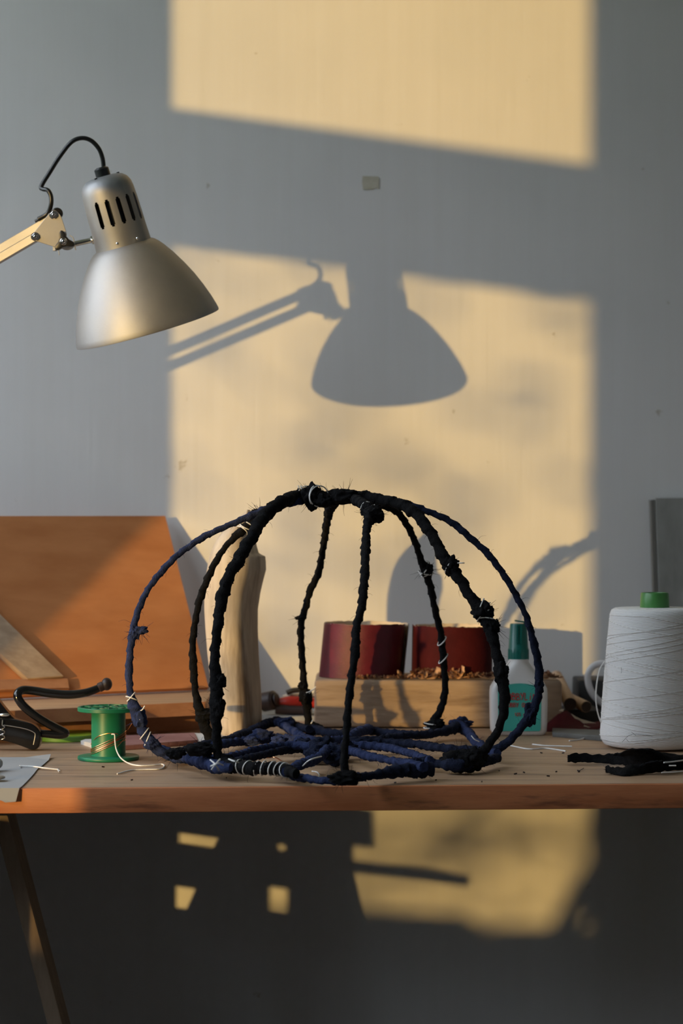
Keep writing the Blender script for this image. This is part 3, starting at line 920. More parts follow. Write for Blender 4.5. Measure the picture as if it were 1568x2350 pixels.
# ---------------------------------------------------------------- thread cone
CD = 2.44
cxw = P(1503, 1700, CD).x
cone = thing('thread_cone', 'large cone of white cotton thread with a green core at the right edge', 'thread', (cxw, CD, TABLE))
prof = [(0, .002), (.052, .002), (.0565, .0035), (.0600, .0085), (.0610, .016), (.0605, .022), (.0585, .055), (.0560, .085), (.0535, .115), (.0508, .142), (.0500, .149), (.0482, .1535), (.0445, .1555), (.017, .1562), (0, .1562)]
bm = NB(); lathe(bm, prof, (cxw, CD, TABLE), (0, 0, 1), 96)
def cone_mat():
    m = bpy.data.materials.new('wound_white_thread')
    m.use_nodes = True
    N, L = m.node_tree.nodes, m.node_tree.links
    b = N['Principled BSDF']
    b.inputs['Roughness'].default_value = .8
    b.inputs['Sheen Weight'].default_value = .15
    tc = N.new('ShaderNodeTexCoord')
    sp = N.new('ShaderNodeSeparateXYZ'); L.new(tc.outputs['Object'], sp.inputs[0])
    at = N.new('ShaderNodeMath'); at.operation = 'ARCTAN2'; L.new(sp.outputs['Y'], at.inputs[0]); L.new(sp.outputs['X'], at.inputs[1])
    waves = []
    for sl, sc_ in ((.0045, 4300.0), (-.0052, 3900.0)):
        ma = N.new('ShaderNodeMath'); ma.operation = 'MULTIPLY_ADD'; ma.inputs[1].default_value = sl
        L.new(at.outputs[0], ma.inputs[0]); L.new(sp.outputs['Z'], ma.inputs[2])
        mu = N.new('ShaderNodeMath'); mu.operation = 'MULTIPLY'; mu.inputs[1].default_value = sc_; L.new(ma.outputs[0], mu.inputs[0])
        si = N.new('ShaderNodeMath'); si.operation = 'SINE'; L.new(mu.outputs[0], si.inputs[0])
        waves.append((si, ma))
    # slow bands swap which winding lies on top
    nz = N.new('ShaderNodeTexNoise'); nz.inputs['Scale'].default_value = 26; nz.inputs['Detail'].default_value = 2
    mp = N.new('ShaderNodeMapping'); mp.inputs['Scale'].default_value = (.35, .35, 1.6)
    L.new(tc.outputs['Object'], mp.inputs['Vector']); L.new(mp.outputs[0], nz.inputs['Vector'])
    rp = N.new('ShaderNodeValToRGB'); rp.color_ramp.elements[0].position = .45; rp.color_ramp.elements[1].position = .55
    L.new(nz.outputs['Fac'], rp.inputs['Fac'])
    mx = N.new('ShaderNodeMixRGB'); L.new(rp.outputs['Color'], mx.inputs['Fac']); L.new(waves[0][0].outputs[0], mx.inputs['Color1']); L.new(waves[1][0].outputs[0], mx.inputs['Color2'])
    bp = N.new('ShaderNodeBump'); bp.inputs['Strength'].default_value = .4; bp.inputs['Distance'].default_value = .0006
    L.new(mx.outputs[0], bp.inputs['Height']); L.new(bp.outputs[0], b.inputs['Normal'])
    cr = N.new('ShaderNodeValToRGB'); cr.color_ramp.elements[0].position = 0; cr.color_ramp.elements[1].position = .35
    cr.color_ramp.elements[0].color = (.82, .82, .83, 1); cr.color_ramp.elements[1].color = (.92, .92, .92, 1)
    L.new(mx.outputs[0], cr.inputs['Fac']); L.new(cr.outputs['Color'], b.inputs['Base Color'])
    return m
M['cone'] = cone_mat()
body = obj('thread_winding', bm, M['cone'], cone, origin=(cxw, CD, TABLE))
# some top windings as real strands
def cone_r(z):
    for (r0, z0), (r1, z1) in zip(prof[3:], prof[4:]):
        if z0 <= z <= z1:
            return r0 + (r1 - r0) * (z - z0) / (z1 - z0)
    return .05
bm = NB()
rng = random.Random(3)
for k in range(26):
    z0 = .012 + .134 * rng.random()
    sl = rng.choice((-1, 1)) * rng.uniform(.004, .012)
    pts = []
    for j in range(40):
        th = -PI * 1.02 + j / 39 * PI * 1.04
        z = min(.148, max(.009, z0 + sl * (th + PI / 2)))
        r = cone_r(z) + .0003
        pts.append(Vector((cxw + r * math.cos(th), CD + r * math.sin(th), TABLE + z)))
    sweep(bm, pts, .00035, 5)
obj('strand', bm, M['thread'], cone, kind='stuff')
bm = NB(); lathe(bm, [(.0165, .150), (.0163, .160), (.0156, .1715), (.0148, .1728), (.0115, .1728), (.0108, .170), (.0108, .150)], (cxw, CD, TABLE), (0, 0, 1), 40)
obj('core', bm, M['greencap'], cone, label='translucent green plastic core tip')
bm = NB(); sweep(bm, catmull([P(1388, 1518, CD - .002), P(1378, 1534, CD - .012), P(1371, 1562, CD - .016), P(1368, 1595, CD - .014), P(1370, 1625, CD - .01), P(1376, 1648, CD - .004), P(1383, 1664, CD)], n=6), .0008, 6)
obj('loose_loop', bm, M['thread'], cone)
bm = NB(); sweep(bm, catmull([T(1307, 1700, .001), T(1332, 1697, .001), T(1352, 1690, .003), T(1372, 1687, .004), P(1392, 1684, CD)], n=6), .0008, 6)
obj('loose_end', bm, M['thread'], cone)
bm = NB()
for a, b, c in (((1428, 1703), (1452, 1685), (1506, 1691)), ((1450, 1680), (1455, 1684), (1460, 1688)), ((1438, 1696), (1441, 1700), (1444, 1702)), ((1426, 1532), (1427, 1540), (1426, 1545))):
    d = CD - .0595
    sweep(bm, catmull([P(*a, d + .004), P(*b, d + .0015), P(*c, d - .0005)], n=5), .00018, 4)
obj('stray_fibre', bm, M['blackcloth'], cone)

# ---------------------------------------------------------------- glue bottle
GD = 2.575
gx = P(1190, 1600, GD).x
glue = thing('glue_bottle', 'white hobby glue bottle with teal cap and teal label, in front of the beam', 'bottle', (gx, GD, TABLE))
gs = GD / FOCAL
def gz(py):
    return EYE_Z - (py - 1175) * gs
secs = [(1687.5, 54, 18, 6), (1685, 59, 21, 6), (1677, 63.5, 23.5, 6), (1660, 64.5, 24.5, 6), (1620, 65.5, 24.5, 6), (1590, 65.5, 24.5, 6), (1578, 64.5, 24, 6), (1568, 59, 23.5, 5), (1555, 50, 23, 4), (1543, 41, 22.5, 3.2), (1530, 31, 22, 2.6), (1521, 25, 21.5, 2.2), (1516, 23, 21, 2), (1512, 23, 21, 2)]
def sect(w, d, n, z, seg=64, dx=0):
    out = []
    for k in range(seg):
        th = 2 * PI * k / seg
        c, s = math.cos(th), math.sin(th)
        out.append(Vector((gx + dx + w * math.copysign(abs(c) ** (2 / n), c), GD + d * math.copysign(abs(s) ** (2 / n), s), z)))
    return out
def loft(bm, rings):
    vs = [[bm.verts.new(p) for p in r] for r in rings]
    n = len(vs[0])
    for a, b in zip(vs, vs[1:]):
        for k in range(n):
            bm.faces.new((a[k], a[(k + 1) % n], b[(k + 1) % n], b[k]))
    bm.faces.new(vs[0][::-1]); bm.faces.new(vs[-1])
base_off = TABLE - gz(1687.5)
def gzz(py):
    return gz(py) + base_off * max(0, min(1, (py - 1500) / 187.5))
bm = NB(); loft(bm, [sect(w * gs, d * gs * 1.5, n, gzz(py)) for py, w, d, n in secs])
gb = obj('body', bm, M['glue_body'], glue, angle=50)
def capring(py, w, seg=40):
    return [(w * gs, gz(py) - gz(1514))]
bm = NB()
lathe(bm, [(0, 0), (24 * gs, 0), (24.2 * gs, (1514 - 1500) * gs), (23.4 * gs, (1514 - 1488) * gs), (22.6 * gs, (1514 - 1487) * gs), (19.5 * gs, (1514 - 1434) * gs), (18.6 * gs, (1514 - 1431) * gs), (0, (1514 - 1431) * gs)], (gx, GD, gz(1514)), (0, 0, 1), 40)
gc = obj('cap', bm, M['glue_cap'], glue)
bm = NB()
for dx in (-4.2, 4.2):
    box(bm, (gx + dx * gs - .0011, GD - .0122, gz(1476)), (gx + dx * gs + .0011, GD - .0085, gz(1434)))
for k in range(10):
    a = PI + PI * (k + .5) / 10
    p = Vector((gx + 23.6 * gs * math.cos(a), GD + 23.6 * gs * math.sin(a), 0))
    box(bm, (p.x - .0004, p.y - .0004, gz(1512)), (p.x + .0004, p.y + .0004, gz(1490)))
obj('rib', bm, M['glue_cap'], gc, False)
bm = NB()
hexa(bm, [P(1182, 1426, GD - .008), P(1213, 1431, GD - .008), P(1215, 1430, GD + .006), P(1184, 1425, GD + .006)], [P(1181, 1423, GD - .008), P(1213, 1427, GD - .008), P(1215, 1427, GD + .006), P(1183, 1422, GD + .006)])
box(bm, (gx + 12 * gs, GD - .003, gz(1432)), (gx + 22 * gs, GD + .004, gz(1429)))
obj('flip_lid', bm, M['glue_cap'], gc, False)
def gsurf(px, py, lift=.0004):
    x = (px - 1190) * gs
    w, d, n = 65 * gs, 24.5 * gs * 1.5, 6
    y = -d * (1 - min(.999, abs(x / w)) ** n) ** (1 / n)
    return Vector((gx + x, GD + y - lift, gzz(py)))
# label: arched top grid
bm = NB()
nx, ny = 24, 12
grid = []
for j in range(ny + 1):
    r_ = []
    for i in range(nx + 1):
        u, v = i / nx, j / ny
        xl_ = 1139 + (u) * 100
        top = 1566 + 10 * (2 * u - 1) ** 2 + (6 * max(0, abs(2 * u - 1) - .85) / .15)
        bot = 1676 - 4 * max(0, abs(2 * u - 1) - .92) / .08
        xx = 1190 + (xl_ - 1189) * (1 - .03 * v)
        r_.append(bm.verts.new(gsurf(xx, top + (bot - top) * v)))
    grid.append(r_)
for j in range(ny):
    for i in range(nx):
        bm.faces.new((grid[j][i], grid[j][i + 1], grid[j + 1][i + 1], grid[j + 1][i]))
lab = obj('label', bm, M['label'], glue, label='teal label with arched top and red hand-drawn lettering')
GL = {'H': [[(0, 0), (0, 1)], [(1, 0), (1, 1)], [(0, .5), (1, .52)]], 'O': [[(.5, 0), (.05, .25), (.05, .75), (.5, 1), (.95, .75), (.95, .25), (.5, 0)]],
      'B': [[(.05, 0), (0, 1)], [(.05, 1), (.8, .85), (.75, .6), (.05, .52)], [(.05, .52), (.95, .4), (.9, .1), (.05, 0)]],
      'Y': [[(0, 1), (.45, .5)], [(1, 1.05), (.3, -.05)]], 'L': [[(.1, 1), (0, 0), (.9, .03)]], 'i': [[(.4, 0), (.5, .72)], [(.48, .93), (.56, 1.02)]],
      'M': [[(0, 0), (.1, .85), (.5, .3), (.9, .9), (1, 0)]], 'G': [[(.95, .8), (.5, 1), (.05, .7), (.05, .25), (.5, 0), (.95, .2), (.95, .48), (.55, .48)]],
      'U': [[(0, 1), (.05, .2), (.5, 0), (.9, .2), (1, 1)]], 'E': [[(.9, 1), (0, .97), (.05, 0), (.95, .03)], [(.02, .5), (.75, .52)]],
      '1': [[(.2, .8), (.55, 1), (.55, 0)]], '2': [[(.05, .75), (.4, 1), (.85, .8), (.75, .5), (.05, 0), (.95, 0)]], '5': [[(.9, 1), (.2, 1), (.1, .55), (.6, .6), (.9, .35), (.6, 0), (.05, .08)]],
      'g': [[(.85, .6), (.4, .68), (.1, .4), (.4, .1), (.85, .25)], [(.88, .68), (.85, -.2), (.4, -.35), (.1, -.2)]]}
def write(text, x0, pitch, cw, ytop, ybot, r, jig=0):
    bm = NB()
    rg = random.Random(len(text))
    for i, ch in enumerate(text):
        if ch == ' ':
            continue
        oy = rg.uniform(-jig, jig)
        for st in GL[ch]:
            pts = [gsurf(x0 + i * pitch + a * cw, ybot + oy + (ytop - ybot) * b, .0006) for a, b in st]
            q = catmull(pts, n=4) if len(pts) > 2 else [tuple(p) for p in pts]
            sweep(bm, q, r, 6)
    return obj('lettering', bm, M['redink'], lab, label='red printed lettering')
write('HOBBYLiM', 1154, 9.5, 7.0, 1588.5, 1604, .00062, .8)
write('HOBBY GLUE', 1157, 6.35, 4.7, 1610.5, 1620.5, .00042, .4)
write('125 g', 1178.5, 5.0, 3.4, 1634, 1640.5, .0004)

# ---------------------------------------------------------------- green wire spool
SD = 2.317
sx = P(249, 1700, SD).x
spool = thing('wire_spool', 'green plastic spool with a few turns of copper wire, at the left', 'spool', (sx, SD, TABLE))
SH = .0560
bm = NB(); lathe(bm, [(0.006, .0002), (.0320, .0002), (.0326, .0008), (.0326, .0034), (.0320, .0040), (.0205, .0043), (.0185, .0046), (.0181, .007), (.0181, SH - .005), (.006, SH - .005), (.006, .0002)], (sx, SD, TABLE), (0, 0, 1), 64)
obj('core', bm, M['green'], spool, angle=50)
bm = NB(); lathe(bm, [(.0065, SH - .0045), (.0322, SH - .0045), (.0327, SH - .004), (.0327, SH - .0006), (.0322, SH), (.0298, SH), (.0296, SH - .002), (.0215, SH - .002), (.0213, SH), (.0195, SH), (.0193, SH - .002), (.0105, SH - .002), (.0103, SH), (.0065, SH), (.0065, SH - .0045)], (sx, SD, TABLE), (0, 0, 1), 64)
fl = obj('top_flange', bm, M['green'], spool, angle=35)
bm = NB()
for k in range(12):
    a = 2 * PI * k / 12 + .1
    d = Vector((math.cos(a), math.sin(a), 0)); n = Vector((-d.y, d.x, 0)) * .0007
    for r0, r1 in ((.0212, .0298), (.0102, .0195)):
        p, q = Vector((sx, SD, TABLE + SH - .0021)) + d * r0, Vector((sx, SD, TABLE + SH - .0021)) + d * r1
        u = Vector((0, 0, .0021))
        hexa(bm, [p - n, q - n, q + n, p + n], [p - n + u, q - n + u, q + n + u, p + n + u])
obj('spoke', bm, M['green'], fl, False)
bm = NB()
zz = [.0205, .0182, .0164, .0146, .0118]
for k, z in enumerate(zz):
    pts = []
    for j in range(49):
        th = 2 * PI * j / 48
        r = .0186
        pts.append((sx + r * math.cos(th), SD + r * math.sin(th), TABLE + z + .0005 * k + r * math.cos(th) * (.52 - .03 * k) + .0006 * math.sin(th * 2 + k)))
    sweep(bm, pts, .00042, 6)
sweep(bm, catmull([(sx + .0186, SD, TABLE + .028), (sx + .0212, SD - .004, TABLE + .032), (sx + .0255, SD - .006, TABLE + .0385)], n=5), .00042, 6)
sweep(bm, catmull([(sx + .0186, SD - .002, TABLE + .027), (sx + .016, SD - .0105, TABLE + .021), (sx + .0095, SD - .0172, TABLE + .0135)], n=5), .00042, 6)
sweep(bm, catmull([P(209, 1708, SD - .003), P(222, 1692, SD - .016), P(243, 1684, SD - .0195), P(262, 1683, SD - .0198), P(271, 1685, SD - .0185)], n=6), .00042, 6)
obj('copper_wire', bm, M['copper'], spool, label='orange copper wire wound aslant round the core')
bm = NB()
sweep(bm, catmull([P(256, 1685, SD - .0205), P(263, 1686, SD - .0215), P(264, 1700, SD - .022), P(267, 1720, SD - .026), T(277, 1739, .006), T(296, 1752, .001), T(320, 1757, .001), T(352, 1756, .001), T(372, 1754, .001), T(377, 1759, .001), T(366, 1765, .001), T(330, 1766, .001), T(300, 1768, .001), T(269, 1776, .001)], n=7), .00075, 7)
tag(obj('cotton_string', bm, M['thread']), 'white string hooked on the copper wire, trailing from the green spool onto the table', 'string')

# ---------------------------------------------------------------- beam with sandpaper rolls and shavings
beam = NB()
by0, by1 = row(1672), row(1672) + .125
zb = TABLE + .0585
xa_, xb_ = P(720, 1600, by0).x, P(1292, 1600, by0).x
hexa(beam, [(xa_, by0, TABLE + .0015), (xb_, by0, TABLE + .0005), (xb_, by1, TABLE + .0005), (xa_, by1, TABLE + .0015)], [(xa_ + .002, by0, zb + .001), (xb_ - .001, by0 + .001, zb), (xb_ - .001, by1, zb), (xa_ + .002, by1, zb + .001)])
bmesh.ops.subdivide_edges(beam, edges=beam.edges[:], cuts=7, use_grid_fill=True)
bevel(beam, .004, 2)
for v in beam.verts:
    v.co += Vector((noise.noise(v.co * 25), noise.noise(v.co * 25 + Vector((9, 0, 0))), noise.noise(v.co * 25 + Vector((0, 9, 0))) * .7)) * .0012
zmin = min(v.co.z for v in beam.verts)
for v in beam.verts:
    v.co.z += TABLE - zmin
tag(obj('timber_block', beam, M['block'], None, origin=((xa_ + xb_) / 2, (by0 + by1) / 2, TABLE)), 'rough-sawn pale timber block lying on the table, carrying red sandpaper rolls', 'timber')

def spiral_roll(label, px0, px1, shear, z0, h, m, d, turns, seed, tail=0.0, wav=.0):
    c = P((px0 + px1) / 2, 1560, d)
    rx = (px1 - px0) / 2 * d / FOCAL
    ry = rx * .92
    root = thing('sandpaper_roll', label, 'sandpaper', (c.x, d, z0), 'sandpaper rolls on the timber block')
    n = int(90 * turns)
    for nm, off, mm in (('abrasive_face', 0, m), ('paper_back', -.0006, M['backing'])):
        bm = NB()
        rows_ = []
        for i in range(n + 1):
            t = i / n * turns
            th = -.6 + 2 * PI * t * (1) + seed
            k = 1 - .055 * t * (1 if t > .0 else 0)
            if t < .18:
                k += tail * (1 - t / .18) ** 2
            col_ = []
            for j in range(5):
                v = j / 4
                e = 0
                if j == 4:
                    e = wav * noise.noise(Vector((i * .21, seed * 5, 0))) + wav * .6 * noise.noise(Vector((i * .9, seed * 3, 2)))
                x = (rx * k + off) * math.cos(th)
                y = (ry * k + off) * math.sin(th)
                col_.append(bm.verts.new((c.x + x + shear * v * h, d + y + .03 * h * v, z0 + v * h + e - .012 * x * v)))
            rows_.append(col_)
        for a, b in zip(rows_, rows_[1:]):
            for j in range(4):
                bm.faces.new((a[j], b[j], b[j + 1], a[j + 1]))
        obj(nm, bm, mm, root, angle=80)
    return root
RD = by0 + .056
spiral_roll('smooth dark red sandpaper roll leaning right, left one on the timber block', 729, 924, .10, zb + .0012, .0655, M['abrasive'], RD, 1.75, .35, .05, .0016)
spiral_roll('rough brownish-red sandpaper roll with frayed rim, right one on the timber block', 946, 1132, .02, zb + .0012, .0625, M['abrasive2'], RD + .002, 1.75, 3.6, .02, .0018)

def shaving(bm, c, L, w, curl, yaw, seed, lift):
    rg = random.Random(seed)
    c = Vector(c)
    d = Vector((math.cos(yaw), math.sin(yaw), 0)); n = Vector((-d.y, d.x, 0)); u = Vector((0, 0, 1))
    N_ = 9
    rows_ = []
    pos = c.copy(); a = -curl * .5 + lift
    for i in range(N_ + 1):
        ww = w * (.6 + .4 * math.sin(PI * (i + 1) / (N_ + 2))) * (1 + .3 * rg.uniform(-1, 1))
        rows_.append((bm.verts.new(pos - n * ww), bm.verts.new(pos + n * ww + u * rg.uniform(-.001, .002))))
        pos += (d * math.cos(a) + u * math.sin(a)) * (L / N_)
        a += curl / N_
    for p, q in zip(rows_, rows_[1:]):
        bm.faces.new((p[0], p[1], q[1], q[0]))
    lowest = min(v.co.z for r_ in rows_ for v in r_)
    for r_ in rows_:
        for v in r_:
            v.co.z += c.z - lowest

shv = [(985, 1534, .016, .008, 1.6, .5, .5, 'tallest pale shaving, tilted up before the right sandpaper roll'), (965, 1540, .012, .005, 2.6, .2, .3, 'small curled shaving left of the tallest one on the block'),
       (950, 1546, .014, .004, 2.0, 2.6, .2, 'curled shaving between the two sandpaper rolls'), (1036, 1540, .010, .005, 4.0, .6, .4, 'tightly curled brown shaving before the right roll middle'),
       (1056, 1545, .012, .006, 1.2, .3, .9, 'pale square shaving right of the curled brown one'), (1105, 1548, .030, .005, 1.8, .1, .2, 'long bent shaving near the glue bottle, before the right roll'),
       (1085, 1552, .018, .004, 1.5, 2.9, .1, 'flat shaving between the pale square one and the long bent one'), (920, 1553, .016, .003, 1.4, .2, .1, 'thin shaving below the right side of the left roll'),
       (1248, 1556, .014, .004, 3.4, .3, .5, 'dark curled shaving behind the glue bottle, at the block end')]
for i, (px, py, L, w, cu, yaw, li, lb) in enumerate(shv):
    d = by0 + .0085
    x = (px - 784) / FOCAL * d
    bm = NB(); shaving(bm, (x - .004, d, zb + .0015), L * 1.45, w * 1.25, cu, yaw, 300 + i, li + .25)
    o = obj('wood_shaving', bm, M['darkshaving'] if i in (3, 8) else M['shaving'])
    md = o.modifiers.new('thickness', 'SOLIDIFY'); md.thickness = .0005; md.offset = 0
    tag(o, lb, 'shaving', 'wood shavings on the timber block')
bm = NB()
rng = random.Random(9)
for i in range(300):
    px = rng.uniform(812, 1286)
    pile = .3 + math.exp(-((px - 975) / 35) ** 2) * 1.6 + math.exp(-((px - 1045) / 25) ** 2) * 1.1 + math.exp(-((px - 1120) / 40) ** 2) * 1.0 + math.exp(-((px - 1250) / 20) ** 2) * .9
    d = by0 + rng.uniform(.004, .016)
    x = (px - 784) / FOCAL * d
    shaving(bm, (x, d, zb + .0012 + rng.random() * .0065 * pile), rng.uniform(.003, .010), rng.uniform(.0008, .0022), rng.uniform(.4, 3.5), rng.uniform(0, 6.28), 1000 + i, rng.uniform(-.2, .6))
o = obj('wood_chips', bm, M['darkshaving'], kind='stuff')
tag(o, 'litter of small brown wood chips along the top front of the timber block', 'wood chips')

# ---------------------------------------------------------------- carved wooden form
WD = 2.556
carv = [(1697, 508, 598), (1650, 497, 600), (1600, 490, 599), (1550, 482, 596), (1500, 476, 593), (1450, 472, 591), (1400, 469, 591), (1360, 469, 597), (1330, 471, 604), (1308, 475, 610), (1290, 478, 609.5), (1277, 481, 608),
        (1273, 482, 599), (1269, 484, 593), (1255, 489, 589), (1235, 499, 585), (1212, 518, 582), (1192, 541, 579), (1178, 560, 576), (1170, 567, 573)]
zoff = TABLE - P(550, 1697, WD).z
rings = []
for i, (py, l, r) in enumerate(carv):
    z = P(550, py, WD).z + zoff * (py > 1690)
    xl_, xr_ = P(l, py, WD).x, P(r, py, WD).x
    cx_, w = (xl_ + xr_) / 2, (xr_ - xl_) / 2
    frac = (1697 - py) / (1697 - 1170)
    dd = .027 * (1 - max(0, frac - .72) ** 1.3 * 2.6)
    rg = []
    D_ = max(.004, dd)
    cs = [(-1, .15), (-.86, -.62), (-.40, -1.0), (.30, -.98), (1, .55), (.80, .92), (-.7, .95)]
    q = round_poly([(a_x * w, a_y * D_) for a_x, a_y in cs], .016, 8)
    rg = [Vector((cx_ + p.x, WD + p.y, z)) for p in q]
    # keep the silhouette at the measured width
    l_, r_ = min(p.x for p in rg), max(p.x for p in rg)
    rg = [Vector((xl_ + (p.x - l_) * (xr_ - xl_) / (r_ - l_), p.y, p.z)) for p in rg]
    rings.append(rg)
bm = NB(); loft(bm, rings)
tag(obj('carved_wood_form', bm, M['carved'], None, origin=(P(550, 1600, WD).x, WD, TABLE), angle=50), 'tall pale carved wood form with a notched shoulder, standing left of the timber block', 'carving')

# ---------------------------------------------------------------- boards at the left
lz = .778
yr, yl_ = 2.590, 2.47
lx0, lx1 = -.62, P(472, 1613, yr).x
def lyf(x):                                        # front edge of the ledge
    xa, xb = P(20, 1634, yl_).x, lx1
    return yl_ + (yr - yl_) * (x - xa) / (xb - xa)
LT = .015
bm = NB()
LB = .165
hexa(bm, [(lx0, lyf(lx0), lz - LT), (lx1, lyf(lx1), lz - LT), (lx1, lyf(lx1) + LB, lz - LT), (lx0, lyf(lx0) + LB, lz - LT)], [(lx0, lyf(lx0), lz), (lx1, lyf(lx1), lz), (lx1, lyf(lx1) + LB, lz), (lx0, lyf(lx0) + LB, lz)])
bevel(bm, .0012, 2)
ledge = thing('raised_board', 'pine board raised on battens, carrying the leaning plywood sheet', 'board', (-.35, 2.6, TABLE))
obj('panel', bm, M['ledge'], ledge)
bm = NB()
hexa(bm, [(lx0, lyf(lx0) - .003, lz - LT - .001), (lx1, lyf(lx1) - .003, lz - LT - .001), (lx1, lyf(lx1) - .0002, lz - LT - .001), (lx0, lyf(lx0) - .0002, lz - LT - .001)], [(lx0, lyf(lx0) - .003, lz - .0003), (lx1, lyf(lx1) - .003, lz - .0003), (lx1, lyf(lx1) - .0002, lz - .0003), (lx0, lyf(lx0) - .0002, lz - .0003)])
obj('front_edge', bm, M['redwood'], ledge, label='red-brown front edge')
for f in (.055, .13):
    bm = NB()
    hexa(bm, [(lx0, lyf(lx0) + f, TABLE), (lx1 - .004, lyf(lx1) + f, TABLE), (lx1 - .004, lyf(lx1) + f + .022, TABLE), (lx0, lyf(lx0) + f + .022, TABLE)], [(lx0, lyf(lx0) + f, lz - LT - .0002), (lx1 - .004, lyf(lx1) + f, lz - LT - .0002), (lx1 - .004, lyf(lx1) + f + .022, lz - LT - .0002), (lx0, lyf(lx0) + f + .022, lz - LT - .0002)])
    obj('batten', bm, M['redwood'], ledge, False)

# plywood sheet leaning on the wall
BRY = lyf(lx1) + .140
br = Vector((P(480, 1590, BRY).x, BRY, lz + .0048))
tr_ = P(380, 1183, 2.852)
slope = (lyf(-.5) - lyf(lx1)) / (-.5 - lx1)
bl = br + Vector((-.47, -.47 * slope, 0))
tl = tr_ + Vector((-.40, -.40 * slope, 0))
nrm = (tr_ - br).cross(bl - br).normalized()
if nrm.y > 0:
    nrm = -nrm
bm = NB(); hexa(bm, [br, bl, tl, tr_], [p + nrm * -.006 for p in (br, bl, tl, tr_)])
# keep the back of the top edge off the wall
mx_ = max(v.co.y for v in bm.verts)
for v in bm.verts:
    v.co.y -= max(0, mx_ - (WALL_Y - .001))
bevel(bm, .0008, 1)
tag(obj('plywood_sheet', bm, M['ply'], None, origin=(-.32, 2.7, lz)), 'orange plywood sheet with a slanted right edge, leaning on the wall behind the spool', 'board')
# weathered batten slanting against the sheet
def on_ply(px, py, lift):
    o = Vector((0, 0, EYE_Z)); d = P(px, py, 1.0) - o
    t = (br + nrm * lift - o).dot(nrm) / d.dot(nrm)
    return o + d * t
q = [(-140, 1285), (142, 1560), (58, 1566), (-140, 1385)]
bm = NB(); hexa(bm, [on_ply(x, y, .0012) for x, y in q], [on_ply(x, y, .0012) + nrm * .009 for x, y in q]); bevel(bm, .0008, 1)
tag(obj('slanting_batten', bm, M['oldwood'], None, origin=on_ply(0, 1560, 0)), 'grey-brown batten slanting down against the plywood sheet at the left edge', 'batten')
q = [(-120, 1568), (152, 1562), (156, 1586), (-120, 1592)]
bm = NB(); hexa(bm, [on_ply(x, y, .001) for x, y in q], [on_ply(x, y, .001) + nrm * .007 for x, y in q]); bevel(bm, .0008, 1)
tag(obj('cross_batten', bm, M['redwood'], None, origin=on_ply(0, 1590, 0)), 'red-brown batten lying along the foot of the plywood sheet', 'batten')

# ---------------------------------------------------------------- clip with a gooseneck
KD = 2.405
clip = thing('gooseneck_clip', 'glossy black spring clip with a bent gooseneck at the left edge', 'clip', (P(20, 1700, KD).x, KD, TABLE))
gp = [(236, 1573, KD + .005, 8), (222, 1581, KD + .004, 9), (195, 1590, KD, 9.5), (158, 1594, KD, 10), (115, 1591, KD, 10), (75, 1585, KD, 10), (52, 1584, KD - .004, 10), (41, 1592, KD - .008, 10), (43, 1605, KD - .01, 10),
      (58, 1624, KD - .008, 10), (85, 1645, KD - .004, 10), (115, 1663, KD, 10), (142, 1677, KD + .002, 10), (150, 1683, KD + .002, 10), (136, 1686, KD + .002, 10), (105, 1684, KD + .001, 9), (70, 1681, KD, 8)]
bm = NB()
cps = [(*P(a, b, c), r * c / FOCAL) for a, b, c, r in gp]
cq = catmull(cps, n=8)
sweep(bm, cq, [p[3] for p in cq], 16)
obj('gooseneck', bm, M['gloss_black'], clip)
bm = NB(); lump(bm, P(245, 1570, KD + .006), 15 * KD / FOCAL, 3, (.85, 1, 1), .02, 3); cyl(bm, P(226, 1579, KD + .004), P(238, 1573, KD + .005), 11 * KD / FOCAL, 20, .001)
obj('ball_end', bm, M['darktool'], clip)
def plate(pts, d, th, bev_, rr=8):
    bm = NB(); prism(bm, [P(x, y, d) for x, y in round_poly(pts, rr, 5)], (0, th, 0)); bevel(bm, bev_, 3)
    return bm
zfix = T(75, 1721).y
obj('lower_jaw', plate([(-70, 1642), (30, 1650), (78, 1662), (97, 1684), (88, 1718), (74, 1723), (45, 1711), (12, 1701), (-70, 1690)], zfix - .012, .02, .0025, 14), M['gloss_black'], clip)
obj('upper_jaw', plate([(-70, 1560), (-20, 1585), (8, 1622), (30, 1648), (52, 1660), (-70, 1668)], zfix - .006, .014, .0025, 10), M['gloss_black'], clip)
bm = NB()
sweep(bm, catmull([P(8, 1664, zfix - .0125), P(30, 1667, zfix - .0125), P(60, 1673, zfix - .0125), P(77, 1680, zfix - .0125), P(81, 1687, zfix - .0125), P(77, 1709, zfix - .0125)], n=5), .0006, 8)
obj('wire_clasp', bm, M['steel'], clip)
bm = NB()
hp = [P(4 + 7 * math.cos(t * .5), 1668 + t * .95 + 2 * math.sin(t * .5), zfix - .0145 + .002 * math.sin(t * .5)) for t in range(0, 30)]
sweep(bm, [P(6, 1652, zfix - .0145), P(5, 1664, zfix - .0145)] + hp, .0005, 6)
obj('spring', bm, M['steel'], clip)
bm = NB(); lump(bm, P(10, 1641, zfix - .0085), .0032, 2, (1.8, .5, .7), 0, 3); obj('rivet', bm, M['steel'], clip)

# lime tape roll
ld = 2.521
lx = P(152, 1690, ld).x
lime = thing('tape_disc', 'flat lime-green disc lying behind the green spool', 'tape', (lx, ld, TABLE))
bm = NB(); lathe(bm, [(0, .0002), (.037, .0002), (.0377, .001), (.0377, .006), (.037, .0066), (0, .0066)], (lx, ld, TABLE), (0, 0, 1), 64); obj('rim', bm, M['limeside'], lime)
bm = NB(); lathe(bm, [(0.0, .0068), (.0368, .0068), (.0368, .0072), (0.0, .0072)], (lx, ld, TABLE), (0, 0, 1), 64); obj('face', bm, M['lime'], lime)

